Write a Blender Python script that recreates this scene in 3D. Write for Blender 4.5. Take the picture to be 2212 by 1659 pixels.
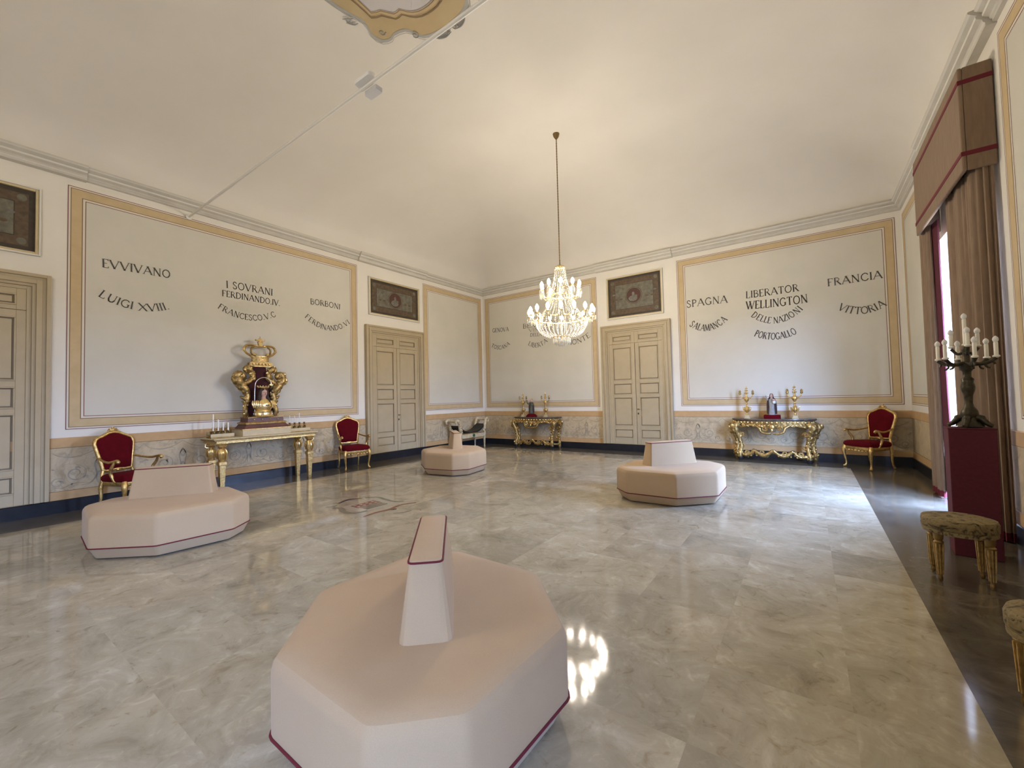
import bpy, math, random
from mathutils import Vector, Matrix
random.seed(7)
PI = math.pi
for o in list(bpy.data.objects):
    bpy.data.objects.remove(o)
SC = bpy.context.scene
COL = SC.collection

# ------------------------------------------------------------------ camera, sky, exposure
CAM = (9.183, -11.282, 1.55)
YAW, PITCH, ROLL, FPX = 35.332, 1.899, -1.387, 901.885
cd = bpy.data.cameras.new('camera')
cam = bpy.data.objects.new('camera', cd)
COL.objects.link(cam)
cd.sensor_width = 36.0
cd.sensor_fit = 'HORIZONTAL'
cd.lens = 36.0 * FPX / 2212.0
cd.clip_start = 0.05
cd.clip_end = 200
yw, pt, rl = (math.radians(a) for a in (YAW, PITCH, ROLL))
fw = Vector((-math.sin(yw) * math.cos(pt), math.cos(yw) * math.cos(pt), math.sin(pt)))
ri = Vector((math.cos(yw), math.sin(yw), 0))
up = ri.cross(fw)
r2 = math.cos(rl) * ri + math.sin(rl) * up
u2 = -math.sin(rl) * ri + math.cos(rl) * up
cam.matrix_world = Matrix(((r2.x, u2.x, -fw.x, CAM[0]), (r2.y, u2.y, -fw.y, CAM[1]),
                           (r2.z, u2.z, -fw.z, CAM[2]), (0, 0, 0, 1)))
SC.camera = cam
W = bpy.data.worlds.new('sky')
SC.world = W
W.use_nodes = True
bg = W.node_tree.nodes['Background']
wt = W.node_tree
tc = wt.nodes.new('ShaderNodeTexCoord')
sx_ = wt.nodes.new('ShaderNodeSeparateXYZ')
wr0 = wt.nodes.new('ShaderNodeValToRGB')
wr0.color_ramp.elements[0].position = 0.0
wr0.color_ramp.elements[0].color = (0.05, 0.055, 0.06, 1)     # street below
wr0.color_ramp.elements[1].position = 0.06
wr0.color_ramp.elements[1].color = (0.35, 0.53, 1.0, 1)       # open sky
wt.links.new(tc.outputs['Generated'], sx_.inputs[0])
wt.links.new(sx_.outputs['Z'], wr0.inputs[0])
wt.links.new(wr0.outputs[0], bg.inputs[0])
bg.inputs[1].default_value = 165.0
SC.view_settings.view_transform = 'Standard'
SC.view_settings.look = 'None'
SC.view_settings.gamma = 1
SC.view_settings.use_curve_mapping = False
SC.view_settings.exposure = -0.15
BULB = 340.0

# room: x = 0 left wall, y = 0 far wall, x = RX window wall, y = RY wall behind the camera
RX, RY = 10.83, -17.0


def portal(loc, sx, sy):
    l = bpy.data.lights.new('window_daylight', 'AREA')
    l.shape = 'RECTANGLE'
    l.size, l.size_y = sx, sy
    l.cycles.is_portal = True
    o = bpy.data.objects.new('window_daylight', l)
    COL.objects.link(o)
    o.location = loc
    o.rotation_euler = (0, PI / 2, 0)


portal((11.1, -3.63, 1.87), 3.7, 2.4)
portal((11.1, -13.30, 1.87), 3.7, 0.85)


# ------------------------------------------------------------------ materials
MATS = {}


def mat(name, col, rough=0.6, metal=0.0, **kw):
    m = bpy.data.materials.new(name)
    m.use_nodes = True
    b = m.node_tree.nodes['Principled BSDF']
    b.inputs['Base Color'].default_value = (*col, 1)
    b.inputs['Roughness'].default_value = rough
    b.inputs['Metallic'].default_value = metal
    for k, v in kw.items():
        b.inputs[k].default_value = v
    MATS[name] = m
    return m


class N:
    """small node helper"""
    def __init__(s, m):
        s.t = m.node_tree
        s.b = s.t.nodes['Principled BSDF']

    def n(s, typ, **kw):
        x = s.t.nodes.new(typ)
        for k, v in kw.items():
            setattr(x, k, v)
        return x

    def l(s, a, b):
        s.t.links.new(a, b)

    def coord(s, which='Object', scale=(1, 1, 1)):
        c = s.n('ShaderNodeTexCoord')
        mp = s.n('ShaderNodeMapping')
        mp.inputs['Scale'].default_value = scale
        s.l(c.outputs[which], mp.inputs['Vector'])
        return mp.outputs[0]

    def noise(s, vec, scale, detail=4, rough=0.55, dist=0.0):
        x = s.n('ShaderNodeTexNoise')
        x.inputs['Scale'].default_value = scale
        x.inputs['Detail'].default_value = detail
        x.inputs['Roughness'].default_value = rough
        x.inputs['Distortion'].default_value = dist
        s.l(vec, x.inputs['Vector'])
        return x

    def ramp(s, fac, stops):
        x = s.n('ShaderNodeValToRGB')
        e = x.color_ramp.elements
        e[0].position, e[0].color = stops[0][0], (*stops[0][1], 1)
        e[1].position, e[1].color = stops[-1][0], (*stops[-1][1], 1)
        for p, c in stops[1:-1]:
            q = e.new(p)
            q.color = (*c, 1)
        s.l(fac, x.inputs[0])
        return x.outputs[0]

    def mix(s, fac, a, b, mode='MIX'):
        x = s.n('ShaderNodeMix', data_type='RGBA', blend_type=mode)
        for i, v in ((0, fac), (6, a), (7, b)):
            if hasattr(v, 'default_value'):
                s.l(v, x.inputs[i])
            elif i == 0:
                x.inputs[0].default_value = v
            else:
                x.inputs[i].default_value = (*v, 1)
        return x.outputs[2]

    def bump(s, h, strength=0.2, dist=0.01):
        x = s.n('ShaderNodeBump')
        x.inputs['Strength'].default_value = strength
        x.inputs['Distance'].default_value = dist
        s.l(h, x.inputs['Height'])
        s.l(x.outputs[0], s.b.inputs['Normal'])


def mottled(name, c1, c2, scale, rough=0.7, bump=0.0, metal=0.0, detail=5, **kw):
    m = mat(name, c1, rough, metal, **kw)
    k = N(m)
    nz = k.noise(k.coord(), scale, detail)
    k.l(k.ramp(nz.outputs[0], [(0.3, c1), (0.7, c2)]), k.b.inputs['Base Color'])
    if bump:
        k.bump(nz.outputs[0], bump, 0.01)
    return m


PLASTER = mottled('white_plaster', (0.71, 0.665, 0.58), (0.75, 0.705, 0.62), 1.6, 0.85)
CEIL = mottled('ceiling_plaster', (0.69, 0.645, 0.57), (0.73, 0.685, 0.61), 0.9, 0.9)
CREAM = mottled('cream_panel_paint', (0.57, 0.54, 0.45), (0.62, 0.58, 0.49), 1.2, 0.85)
TAN = mottled('tan_band_paint', (0.50, 0.37, 0.20), (0.56, 0.42, 0.24), 6, 0.8)
PALE = mat('pale_line_paint', (0.66, 0.60, 0.50), 0.8)
MAROON = mat('maroon_line_paint', (0.20, 0.085, 0.08), 0.8)
BROWN = mat('brown_line_paint', (0.22, 0.15, 0.08), 0.8)
INK = mottled('black_lettering_paint', (0.035, 0.032, 0.03), (0.12, 0.11, 0.10), 26, 0.85)
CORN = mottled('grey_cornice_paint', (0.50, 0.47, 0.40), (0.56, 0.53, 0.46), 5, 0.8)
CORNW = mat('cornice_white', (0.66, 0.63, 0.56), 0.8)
SALMON = mottled('salmon_band_paint', (0.46, 0.285, 0.125), (0.52, 0.33, 0.155), 7, 0.75)
DOORP = mottled('beige_door_paint', (0.40, 0.32, 0.195), (0.43, 0.345, 0.215), 5, 0.5)
DOORG = mat('door_groove_shade', (0.235, 0.18, 0.105), 0.6)  # darker door brown, paints the shade of recesses and moulding steps
BASEM = mottled('black_marble', (0.006, 0.007, 0.010), (0.014, 0.015, 0.02), 9, 0.3)
GOLD = mottled('gilt_wood', (0.42, 0.26, 0.085), (0.78, 0.55, 0.22), 30, 0.36, 0.5, 0.85)
GOLDB = mottled('bright_gilt', (0.72, 0.52, 0.22), (0.95, 0.78, 0.42), 24, 0.25, 0.4, 0.95)
GOLDC = mottled('worn_gilt', (0.20, 0.125, 0.04), (0.62, 0.43, 0.17), 22, 0.38, 1.0, 0.85)
GOLDD = mottled('dark_gilt', (0.16, 0.10, 0.035), (0.42, 0.28, 0.10), 22, 0.42, 0.6, 0.8)
WGOLD = mottled('white_and_gilt', (0.62, 0.55, 0.40), (0.45, 0.34, 0.16), 14, 0.45, 0.3)
BRONZE = mottled('dark_bronze', (0.022, 0.019, 0.012), (0.075, 0.06, 0.035), 25, 0.42, 0.4, 0.7)
BRASS = mat('aged_brass', (0.24, 0.16, 0.07), 0.4, 0.9)
VELVET = mottled('red_velvet', (0.075, 0.0015, 0.004), (0.10, 0.002, 0.006), 12, 0.9)
VELVET.node_tree.nodes['Principled BSDF'].inputs['Specular IOR Level'].default_value = 0.1
VELVET.node_tree.nodes['Principled BSDF'].inputs['Sheen Weight'].default_value = 0.03
VELVET.node_tree.nodes['Principled BSDF'].inputs['Sheen Tint'].default_value = (0.6, 0.1, 0.15, 1)
DKVEL = mottled('dark_red_velvet', (0.03, 0.003, 0.004), (0.05, 0.004, 0.006), 10, 0.9)
CRIMSON = mottled('crimson_cloth', (0.075, 0.006, 0.014), (0.095, 0.008, 0.018), 40, 0.85)
CRTRIM = mat('crimson_trim', (0.125, 0.006, 0.014), 0.8)
WAX = mat('white_wax', (0.80, 0.76, 0.66), 0.4)
BLACK = mat('black_gap_shade', (0.01, 0.01, 0.01), 0.5)
SKIN = mat('painted_skin', (0.55, 0.33, 0.25), 0.5)
HAIR = mat('dark_painted_hair', (0.03, 0.015, 0.01), 0.6)
RAILP = mat('cream_rail_paint', (0.76, 0.73, 0.66), 0.5)
WHITEP = mat('white_enamel', (0.78, 0.77, 0.74), 0.4)
GREYP = mat('grey_plastic', (0.58, 0.57, 0.57), 0.5)
GREEN = mat('green_enamel', (0.02, 0.09, 0.06), 0.4)
LILAC = mat('cartouche_ground', (0.55, 0.52, 0.50), 0.9)
GREYL = mat('grey_scroll_paint', (0.38, 0.37, 0.34), 0.9)
OCHRE = mottled('ochre_ceiling_paint', (0.46, 0.35, 0.19), (0.50, 0.39, 0.22), 3, 0.9)
GREYROBE = mottled('grey_robe', (0.20, 0.19, 0.17), (0.32, 0.30, 0.27), 20, 0.7)
GREENROBE = mottled('green_grey_robe', (0.05, 0.06, 0.045), (0.10, 0.11, 0.085), 20, 0.7)
DARKROBE = mottled('dark_mantle', (0.022, 0.012, 0.010), (0.05, 0.02, 0.016), 20, 0.7)
DKMARB = mottled('dark_brown_marble', (0.055, 0.04, 0.03), (0.12, 0.09, 0.07), 12, 0.25)
WOODRED = mottled('red_brown_wood', (0.07, 0.018, 0.012), (0.12, 0.03, 0.02), 12, 0.45)
CREAMW = mottled('cream_gilt_wood', (0.50, 0.40, 0.22), (0.58, 0.47, 0.28), 10, 0.5)
NET = mottled('dark_canvas', (0.030, 0.021, 0.012), (0.050, 0.034, 0.019), 14, 0.6)
CANB = mottled('brown_canvas', (0.060, 0.036, 0.018), (0.115, 0.075, 0.038), 16, 0.6)
CANG = mottled('grey_canvas', (0.085, 0.075, 0.052), (0.165, 0.150, 0.105), 11, 0.6, detail=8)
CANR = mottled('russet_canvas', (0.055, 0.018, 0.012), (0.085, 0.026, 0.016), 14, 0.6)
CANP = mottled('pale_figure_paint', (0.09, 0.085, 0.07), (0.18, 0.17, 0.145), 24, 0.6)

# ottoman cloth: fine weave
FABRIC = mat('beige_upholstery', (0.46, 0.33, 0.20), 0.92)
k = N(FABRIC)
nz = k.noise(k.coord(), 420, 2)
n2 = k.noise(k.coord(), 2.2, 3)
k.l(k.mix(0.5, k.ramp(nz.outputs[0], [(0.3, (0.41, 0.285, 0.16)), (0.7, (0.51, 0.365, 0.215))]),
          k.ramp(n2.outputs[0], [(0.35, (0.44, 0.305, 0.17)), (0.65, (0.48, 0.34, 0.195))])), k.b.inputs['Base Color'])
k.bump(nz.outputs[0], 0.15, 0.003)
FABRIC.node_tree.nodes['Principled BSDF'].inputs['Sheen Weight'].default_value = 0.1

CURT = mat('tan_curtain_cloth', (0.30, 0.195, 0.125), 0.8)
k = N(CURT)
nz = k.noise(k.coord(scale=(1, 1, 0.15)), 30, 3)
k.l(k.ramp(nz.outputs[0], [(0.3, (0.19, 0.125, 0.078)), (0.7, (0.24, 0.16, 0.10))]), k.b.inputs['Base Color'])
BROCADE = mat('olive_brocade', (0.2, 0.15, 0.06), 0.7)
k = N(BROCADE)
vec = k.coord(scale=(1, 1, 1))
nz = k.noise(vec, 11, 5, 0.62, 2.2)
k.l(k.ramp(nz.outputs[0], [(0.38, (0.030, 0.022, 0.012)), (0.45, (0.17, 0.12, 0.05)), (0.58, (0.26, 0.195, 0.085)), (0.66, (0.07, 0.05, 0.025))]),
    k.b.inputs['Base Color'])

# polished marble floor: per-slab tint, cloudy beige with dark short veins
FLOORM = mat('polished_beige_marble', (0.4, 0.36, 0.3), 0.12)
k = N(FLOORM)
c = k.n('ShaderNodeTexCoord')
sc_ = k.n('ShaderNodeVectorMath', operation='SCALE')
sc_.inputs['Scale'].default_value = 1 / 0.62
k.l(c.outputs['Object'], sc_.inputs[0])
fl = k.n('ShaderNodeVectorMath', operation='FLOOR')
k.l(sc_.outputs[0], fl.inputs[0])
wn = k.n('ShaderNodeTexWhiteNoise', noise_dimensions='3D')
k.l(fl.outputs[0], wn.inputs['Vector'])
off = k.n('ShaderNodeVectorMath', operation='MULTIPLY_ADD')
k.l(wn.outputs['Color'], off.inputs[0])
off.inputs[1].default_value = (7, 7, 7)
k.l(c.outputs['Object'], off.inputs[2])
n1 = k.noise(off.outputs[0], 2.6, 7, 0.66, 0.9)
n2 = k.noise(off.outputs[0], 8.0, 6, 0.62, 1.5)
base = k.ramp(n1.outputs[0], [(0.28, (0.255, 0.215, 0.150)), (0.44, (0.35, 0.305, 0.222)), (0.58, (0.41, 0.362, 0.270)), (0.74, (0.53, 0.485, 0.385))])
vein = k.ramp(n2.outputs[0], [(0.26, (0.68, 0.62, 0.52)), (0.42, (1, 1, 1)), (0.56, (1, 1, 1)), (0.72, (1.24, 1.24, 1.24))])
tint = k.ramp(wn.outputs['Value'], [(0.0, (0.86, 0.86, 0.86)), (1.0, (1.08, 1.07, 1.05))])
k.l(k.mix(1.0, k.mix(1.0, base, vein, 'MULTIPLY'), tint, 'MULTIPLY'), k.b.inputs['Base Color'])
k.l(k.ramp(n2.outputs[0], [(0.3, (0.10, 0.1, 0.1)), (0.7, (0.04, 0.04, 0.04))]), k.b.inputs['Roughness'])
BORDER = mat('dark_border_marble', (0.1, 0.085, 0.06), 0.16)
k = N(BORDER)
n1 = k.noise(k.coord(), 3.5, 8, 0.68, 0.8)
k.l(k.ramp(n1.outputs[0], [(0.3, (0.055, 0.045, 0.032)), (0.55, (0.10, 0.085, 0.062)), (0.75, (0.17, 0.15, 0.115))]), k.b.inputs['Base Color'])

# painted dado: grey-brown rinceau lines on beige
DADO = mat('painted_scroll_dado', (0.5, 0.42, 0.3), 0.8)
k = N(DADO)
vec = k.coord()
wr = k.noise(vec, 2.4, 3)
wadd = k.n('ShaderNodeVectorMath', operation='MULTIPLY_ADD')
k.l(wr.outputs['Color'], wadd.inputs[0])
wadd.inputs[1].default_value = (0.75, 0.75, 0.75)
k.l(vec, wadd.inputs[2])
vo = k.n('ShaderNodeTexVoronoi', feature='DISTANCE_TO_EDGE')
vo.inputs['Scale'].default_value = 4.2
k.l(wadd.outputs[0], vo.inputs['Vector'])
lines = k.ramp(vo.outputs['Distance'], [(0.0, (0, 0, 0)), (0.032, (1, 1, 1))])
n3 = k.noise(vec, 5, 6, 0.65, 1.2)
body = k.ramp(n3.outputs[0], [(0.34, (0.38, 0.30, 0.19)), (0.5, (0.49, 0.385, 0.24)), (0.68, (0.54, 0.43, 0.27))])
msk = k.noise(vec, 1.7, 2)
mr = k.ramp(msk.outputs[0], [(0.42, (1, 1, 1)), (0.56, (0, 0, 0))])
lm = k.mix(1.0, lines, mr, 'LIGHTEN')
k.l(k.mix(1.0, body, k.mix(lm, (0.80, 0.78, 0.74), (1, 1, 1)), 'MULTIPLY'), k.b.inputs['Base Color'])

SCROLLP = mottled('grey_brown_scroll_paint', (0.26, 0.22, 0.16), (0.40, 0.33, 0.23), 9, 0.85)
CRYSTAL = mat('cut_crystal', (0.85, 0.82, 0.72), 0.08)
CRYSTAL.node_tree.nodes['Principled BSDF'].inputs['Transmission Weight'].default_value = 0.25
CRYSTAL.node_tree.nodes['Principled BSDF'].inputs['IOR'].default_value = 1.55
CRYSTALD = mat('darkened_crystal', (0.46, 0.43, 0.35), 0.06)  # same crystal, colour darkened near the bulbs to offset their glare
CRYSTALD.node_tree.nodes['Principled BSDF'].inputs['Transmission Weight'].default_value = 0.6
GLASS = mat('window_glass', (1, 1, 1), 0.0)
GLASS.node_tree.nodes['Principled BSDF'].inputs['Transmission Weight'].default_value = 1.0
k = N(GLASS)
tr = k.n('ShaderNodeBsdfTransparent')
gl = k.n('ShaderNodeBsdfGlossy')
gl.inputs['Roughness'].default_value = 0.02
mx = k.n('ShaderNodeMixShader')
mx.inputs[0].default_value = 0.06
k.l(tr.outputs[0], mx.inputs[1])
k.l(gl.outputs[0], mx.inputs[2])
k.l(mx.outputs[0], k.t.nodes['Material Output'].inputs[0])
GLOW = bpy.data.materials.new('lit_bulb')
GLOW.use_nodes = True
k = GLOW.node_tree
k.nodes.remove(k.nodes['Principled BSDF'])
em = k.nodes.new('ShaderNodeEmission')
em.inputs[0].default_value = (1.0, 0.895, 0.74, 1)
em.inputs[1].default_value = BULB
k.links.new(em.outputs[0], k.nodes['Material Output'].inputs[0])


# ------------------------------------------------------------------ mesh builder
class MB:
    def __init__(s):
        s.v, s.f, s.i, s.m = [], [], [], []

    def mi(s, m):
        if m not in s.m:
            s.m.append(m)
        return s.m.index(m)

    def add(s, vs, fs, m):
        o = len(s.v)
        i = s.mi(m)
        s.v += [tuple(p) for p in vs]
        for f in fs:
            s.f.append(tuple(o + j for j in f))
            s.i.append(i)
        return s

    def box(s, x0, x1, y0, y1, z0, z1, m):
        v = [(x, y, z) for z in (z0, z1) for y in (y0, y1) for x in (x0, x1)]
        return s.add(v, [(0, 2, 3, 1), (4, 5, 7, 6), (0, 1, 5, 4), (2, 6, 7, 3), (0, 4, 6, 2), (1, 3, 7, 5)], m)

    def loft(s, rings, m, caps=True, closed=True):
        n = len(rings[0])
        vs = [p for r in rings for p in r]
        fs = []
        for a in range(len(rings) - 1):
            for b in range(n if closed else n - 1):
                c = (b + 1) % n
                fs.append((a * n + b, a * n + c, (a + 1) * n + c, (a + 1) * n + b))
        if caps:
            fs.append(tuple(range(n - 1, -1, -1)))
            fs.append(tuple((len(rings) - 1) * n + b for b in range(n)))
        return s.add(vs, fs, m)

    def lathe(s, prof, m, c=(0, 0, 0), seg=16, sx=1, sy=1):
        rings = [[(c[0] + sx * r * math.cos(2 * PI * j / seg), c[1] + sy * r * math.sin(2 * PI * j / seg), c[2] + z)
                  for j in range(seg)] for r, z in prof]
        return s.loft(rings, m)

    def ball(s, c, r, m, seg=10, sc=(1, 1, 1)):
        n = max(4, seg // 2)
        rings = []
        for a in range(n + 1):
            t = -PI / 2 + PI * a / n
            rr = max(math.cos(t), 0.02) * r
            rings.append([(c[0] + sc[0] * rr * math.cos(2 * PI * j / seg), c[1] + sc[1] * rr * math.sin(2 * PI * j / seg),
                           c[2] + sc[2] * r * math.sin(t)) for j in range(seg)])
        return s.loft(rings, m)

    def tube(s, pts, rad, m, seg=8, closed=False, flat=1.0):
        P = [Vector(p) for p in pts]
        n = len(P)
        R = rad if isinstance(rad, (list, tuple)) else [rad] * n
        T = []
        for i in range(n):
            a = P[(i - 1) % n] if (closed or i) else P[0]
            b = P[(i + 1) % n] if (closed or i < n - 1) else P[-1]
            t = (b - a)
            T.append(t.normalized() if t.length > 1e-9 else Vector((0, 0, 1)))
        ref = Vector((0, 0, 1)) if abs(T[0].z) < 0.9 else Vector((0, 1, 0))
        nn = (ref - T[0] * ref.dot(T[0])).normalized()
        rings = []
        for i in range(n):
            nn = (nn - T[i] * nn.dot(T[i]))
            nn = nn.normalized() if nn.length > 1e-6 else Vector((1, 0, 0))
            bb = T[i].cross(nn)
            rings.append([P[i] + nn * (R[i] * math.cos(2 * PI * j / seg)) + bb * (R[i] * flat * math.sin(2 * PI * j / seg)) for j in range(seg)])
        if closed:
            rings.append(rings[0])
            return s.loft(rings, m, caps=False)
        return s.loft(rings, m)

    def prism(s, poly, f0, f1, m):
        """poly of 2-D points; f0, f1 map a 2-D point to the two faces"""
        return s.loft([[f0(*p) for p in poly], [f1(*p) for p in poly]], m)

    def build(s, name, parent=None, smooth=40, bevel=0.0, loc=None, bseg=2):
        me = bpy.data.meshes.new(name)
        me.from_pydata(s.v, [], s.f)
        for m in s.m:
            me.materials.append(m)
        me.polygons.foreach_set('material_index', s.i)
        me.update()
        if smooth:
            me.shade_smooth()
            me.set_sharp_from_angle(angle=math.radians(smooth))
        o = bpy.data.objects.new(name, me)
        COL.objects.link(o)
        if parent:
            o.parent = parent
        if loc:
            o.location = loc
        if bevel:
            b = o.modifiers.new('edge', 'BEVEL')
            b.width = bevel
            b.segments = bseg
            b.limit_method = 'ANGLE'
            b.angle_limit = math.radians(35)
        return o


def tag(o, label, cat, group=None):
    o['label'] = label
    o['category'] = cat
    if group:
        o['group'] = group
    return o


def thing(name, label, cat, loc=(0, 0, 0), rz=0, group=None):
    o = bpy.data.objects.new(name, None)
    o.empty_display_size = 0.1
    COL.objects.link(o)
    o.location = loc
    o.rotation_euler = (0, 0, math.radians(rz))
    return tag(o, label, cat, group)


def struct(o):
    o['kind'] = 'structure'
    return o


def dup(root, loc, rz=None, label=None, group=None):
    r = root.copy()
    COL.objects.link(r)
    r.location = loc
    if rz is not None:
        r.rotation_euler = (0, 0, math.radians(rz))
    if label:
        r['label'] = label
    if group:
        r['group'] = group
    for ch in list(root.children):
        c = ch.copy()
        COL.objects.link(c)
        c.parent = r
        for g in list(ch.children):
            d = g.copy()
            COL.objects.link(d)
            d.parent = c
    return r


def spl(pts, n=6, closed=False):
    """Catmull-Rom through the points"""
    P = [Vector(p) for p in pts]
    out = []
    m = len(P)
    for i in range(m if closed else m - 1):
        p1, p2 = P[i], P[(i + 1) % m]
        p0 = P[(i - 1) % m] if (closed or i > 0) else p1
        p3 = P[(i + 2) % m] if (closed or i < m - 2) else p2
        for j in range(n):
            t = j / n
            out.append(0.5 * ((2 * p1) + (p2 - p0) * t + (2 * p0 - 5 * p1 + 4 * p2 - p3) * t * t + (3 * p1 - p0 - 3 * p2 + p3) * t ** 3))
    if not closed:
        out.append(P[-1])
    return out


def lerp(a, b, t):
    return a + (b - a) * t


def rr(rads, n):
    """resample a list of radii to n values"""
    out = []
    for i in range(n):
        t = i / (n - 1) * (len(rads) - 1)
        a = min(int(t), len(rads) - 2)
        out.append(lerp(rads[a], rads[a + 1], t - a))
    return out


def stube(mb, pts, rads, m, n=5, seg=8, flat=1.0):
    q = spl(pts, n)
    return mb.tube(q, rr(rads, len(q)), m, seg, flat=flat)


def leafy(mb, pts, rads, m1, m2, n, seed=1):
    """carved leaf lobes standing proud of a tube along the same path"""
    rnd = random.Random(seed)
    q = spl(pts, 6)
    R = rr(rads, len(q))
    for i in range(n):
        t = (i + .5) / n * (len(q) - 1)
        a = min(int(t), len(q) - 2)
        p = q[a].lerp(q[a + 1], t - a)
        ang = rnd.uniform(0, 2 * PI)
        r = R[a]
        mb.ball((p.x + .75 * r * math.cos(ang), p.y - .55 * r * abs(math.sin(ang + 1)), p.z + .75 * r * math.sin(ang)), r * rnd.uniform(.45, .7), m1 if i % 3 else m2, 6, (1.0, .7, 1.25))


def scroll(c, r0, r1, a0, turns, plane='xz', n=18, dz=0):
    """spiral points; plane names the two axes"""
    ax = {'x': 0, 'y': 1, 'z': 2}
    out = []
    for i in range(n + 1):
        t = i / n
        a = a0 + turns * 2 * PI * t
        r = lerp(r0, r1, t)
        p = list(c)
        p[ax[plane[0]]] += r * math.cos(a)
        p[ax[plane[1]]] += r * math.sin(a)
        out.append(p)
    return out


def round_poly(poly, r, n=3):
    out = []
    m = len(poly)
    for i in range(m):
        p, a, b = Vector(poly[i]), Vector(poly[i - 1]), Vector(poly[(i + 1) % m])
        d1 = (a - p).normalized() * r
        d2 = (b - p).normalized() * r
        for j in range(n + 1):
            t = j / n
            out.append(tuple((1 - t) ** 2 * (p + d1) + 2 * t * (1 - t) * p + t * t * (p + d2)))
    return out


# ------------------------------------------------------------------ room shell
ZC0, ZC1 = 5.13, 5.31     # cornice
ZD = 1.112                # dado top
ZB = 0.19                 # baseboard top

fm = MB()
bx0, bx1, by0, by1 = 0.883, 9.80, RY + 0.88, -0.718
fm.box(bx0, bx1, by0, by1, -0.1, 0.0, FLOORM)
fm.box(0, bx0, RY, 0, -0.1, 0.0, BORDER)
fm.box(bx1, RX + 0.3, RY, 0, -0.1, 0.0, BORDER)
fm.box(bx0, bx1, by1, 0, -0.1, 0.0, BORDER)
fm.box(bx0, bx1, RY, by0, -0.1, 0.0, BORDER)
floor = struct(fm.build('floor', smooth=0))

# the coat of arms set flush in the floor
em_ = MB()


def flat(poly, z, m):
    em_.add([(x, y, z) for x, y in poly], [tuple(range(len(poly)))], m)
    return em_


INL_R = mat('red_inlay_marble', (0.20, 0.055, 0.035), 0.2)
INL_D = mat('dark_inlay_marble', (0.035, 0.035, 0.045), 0.2)
INL_B = mat('brown_inlay_marble', (0.09, 0.055, 0.03), 0.2)
INL_W = mat('pale_inlay_marble', (0.40, 0.36, 0.285), 0.12)
INL_G = mat('green_grey_inlay_marble', (0.17, 0.16, 0.11), 0.2)


def ribbon2(pts, w, z, m):
    P = spl([(x, y, 0) for x, y in pts], 6)
    L, Rr = [], []
    for i, p in enumerate(P):
        t = (P[min(i + 1, len(P) - 1)] - P[max(i - 1, 0)]).normalized()
        ww = w * (0.35 + 0.65 * math.sin(PI * (0.12 + 0.76 * i / (len(P) - 1))))
        L.append((p.x - t.y * ww, p.y + t.x * ww))
        Rr.append((p.x + t.y * ww, p.y - t.x * ww))
    for i in range(len(P) - 1):
        flat([L[i], L[i + 1], Rr[i + 1], Rr[i]], z, m)


# shield axes: along (0.02,0.41) "up-left side" and (0.36,0)
flat([(3.50, -7.69), (3.47, -7.09), (3.99, -7.08), (4.06, -7.28), (4.03, -7.69), (3.75, -7.74)], 0.0012, INL_W)
flat([(3.585, -7.60), (3.565, -7.19), (3.77, -7.19), (3.77, -7.60)], 0.0020, INL_R)
flat([(3.77, -7.60), (3.77, -7.19), (3.965, -7.19), (3.94, -7.60)], 0.0018, INL_W)
for i in range(3):
    x0 = 3.79 + 0.062 * i
    flat([(x0, -7.58), (x0, -7.21), (x0 + 0.040, -7.21), (x0 + 0.040, -7.58)], 0.0024, INL_B)
for i in range(4):
    for j in range(2):
        cx, cy = 3.625 + 0.09 * j, -7.55 + 0.10 * i
        flat([(cx, cy - .03), (cx + .03, cy), (cx, cy + .03), (cx - .03, cy)], 0.0026, INL_W)
ribbon2([(3.27, -7.60), (3.19, -7.42), (3.20, -7.32), (3.29, -7.20)], 0.035, 0.002, INL_D)
ribbon2([(3.44, -7.80), (3.56, -7.74), (3.78, -7.83), (3.98, -7.79), (4.02, -7.62)], 0.04, 0.002, INL_G)
ribbon2([(3.30, -7.15), (3.46, -7.02), (3.66, -7.05), (3.92, -7.07), (4.04, -6.98)], 0.03, 0.002, INL_G)
ribbon2([(4.25, -7.84), (4.21, -7.62), (4.24, -7.41), (4.18, -7.16), (4.27, -6.94)], 0.030, 0.002, INL_R)
ribbon2([(4.25, -7.42), (4.30, -7.38), (4.28, -7.33)], 0.03, 0.0022, INL_B)
ribbon2([(4.46, -7.52), (4.55, -7.42), (4.56, -7.28)], 0.02, 0.002, INL_G)
ribbon2([(3.30, -7.82), (3.36, -7.76), (3.35, -7.66)], 0.018, 0.002, INL_G)
emo = em_.build('coat_of_arms_inlay', floor, smooth=0)
emo['label'] = 'inlaid shield with red lozenges, dark ribbon and red scroll'


def wall_profile_mesh(name, fpos, a0, a1):
    """fpos(a, d, z): a along the wall, d into the room"""
    mb = MB()
    prof = [(0, 6.0), (0, ZD), (0.012, ZD - 0.008), (0.014, 0.965), (0.006, 0.958), (0.006, 0.318), (0.016, 0.312), (0.016, 0.0)]
    ms = [PLASTER, SALMON, SALMON, BROWN, DADO, BROWN, SALMON]
    for (d0, z0), (d1, z1), m in zip(prof[:-1], prof[1:], ms):
        mb.add([fpos(a0, d0, z0), fpos(a1, d0, z0), fpos(a1, d1, z1), fpos(a0, d1, z1)], [(0, 1, 2, 3)], m)
    mb.add([fpos(a0, -0.3, 0), fpos(a1, -0.3, 0), fpos(a1, -0.3, 6.0), fpos(a0, -0.3, 6.0)], [(0, 1, 2, 3)], PLASTER)
    return mb


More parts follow.
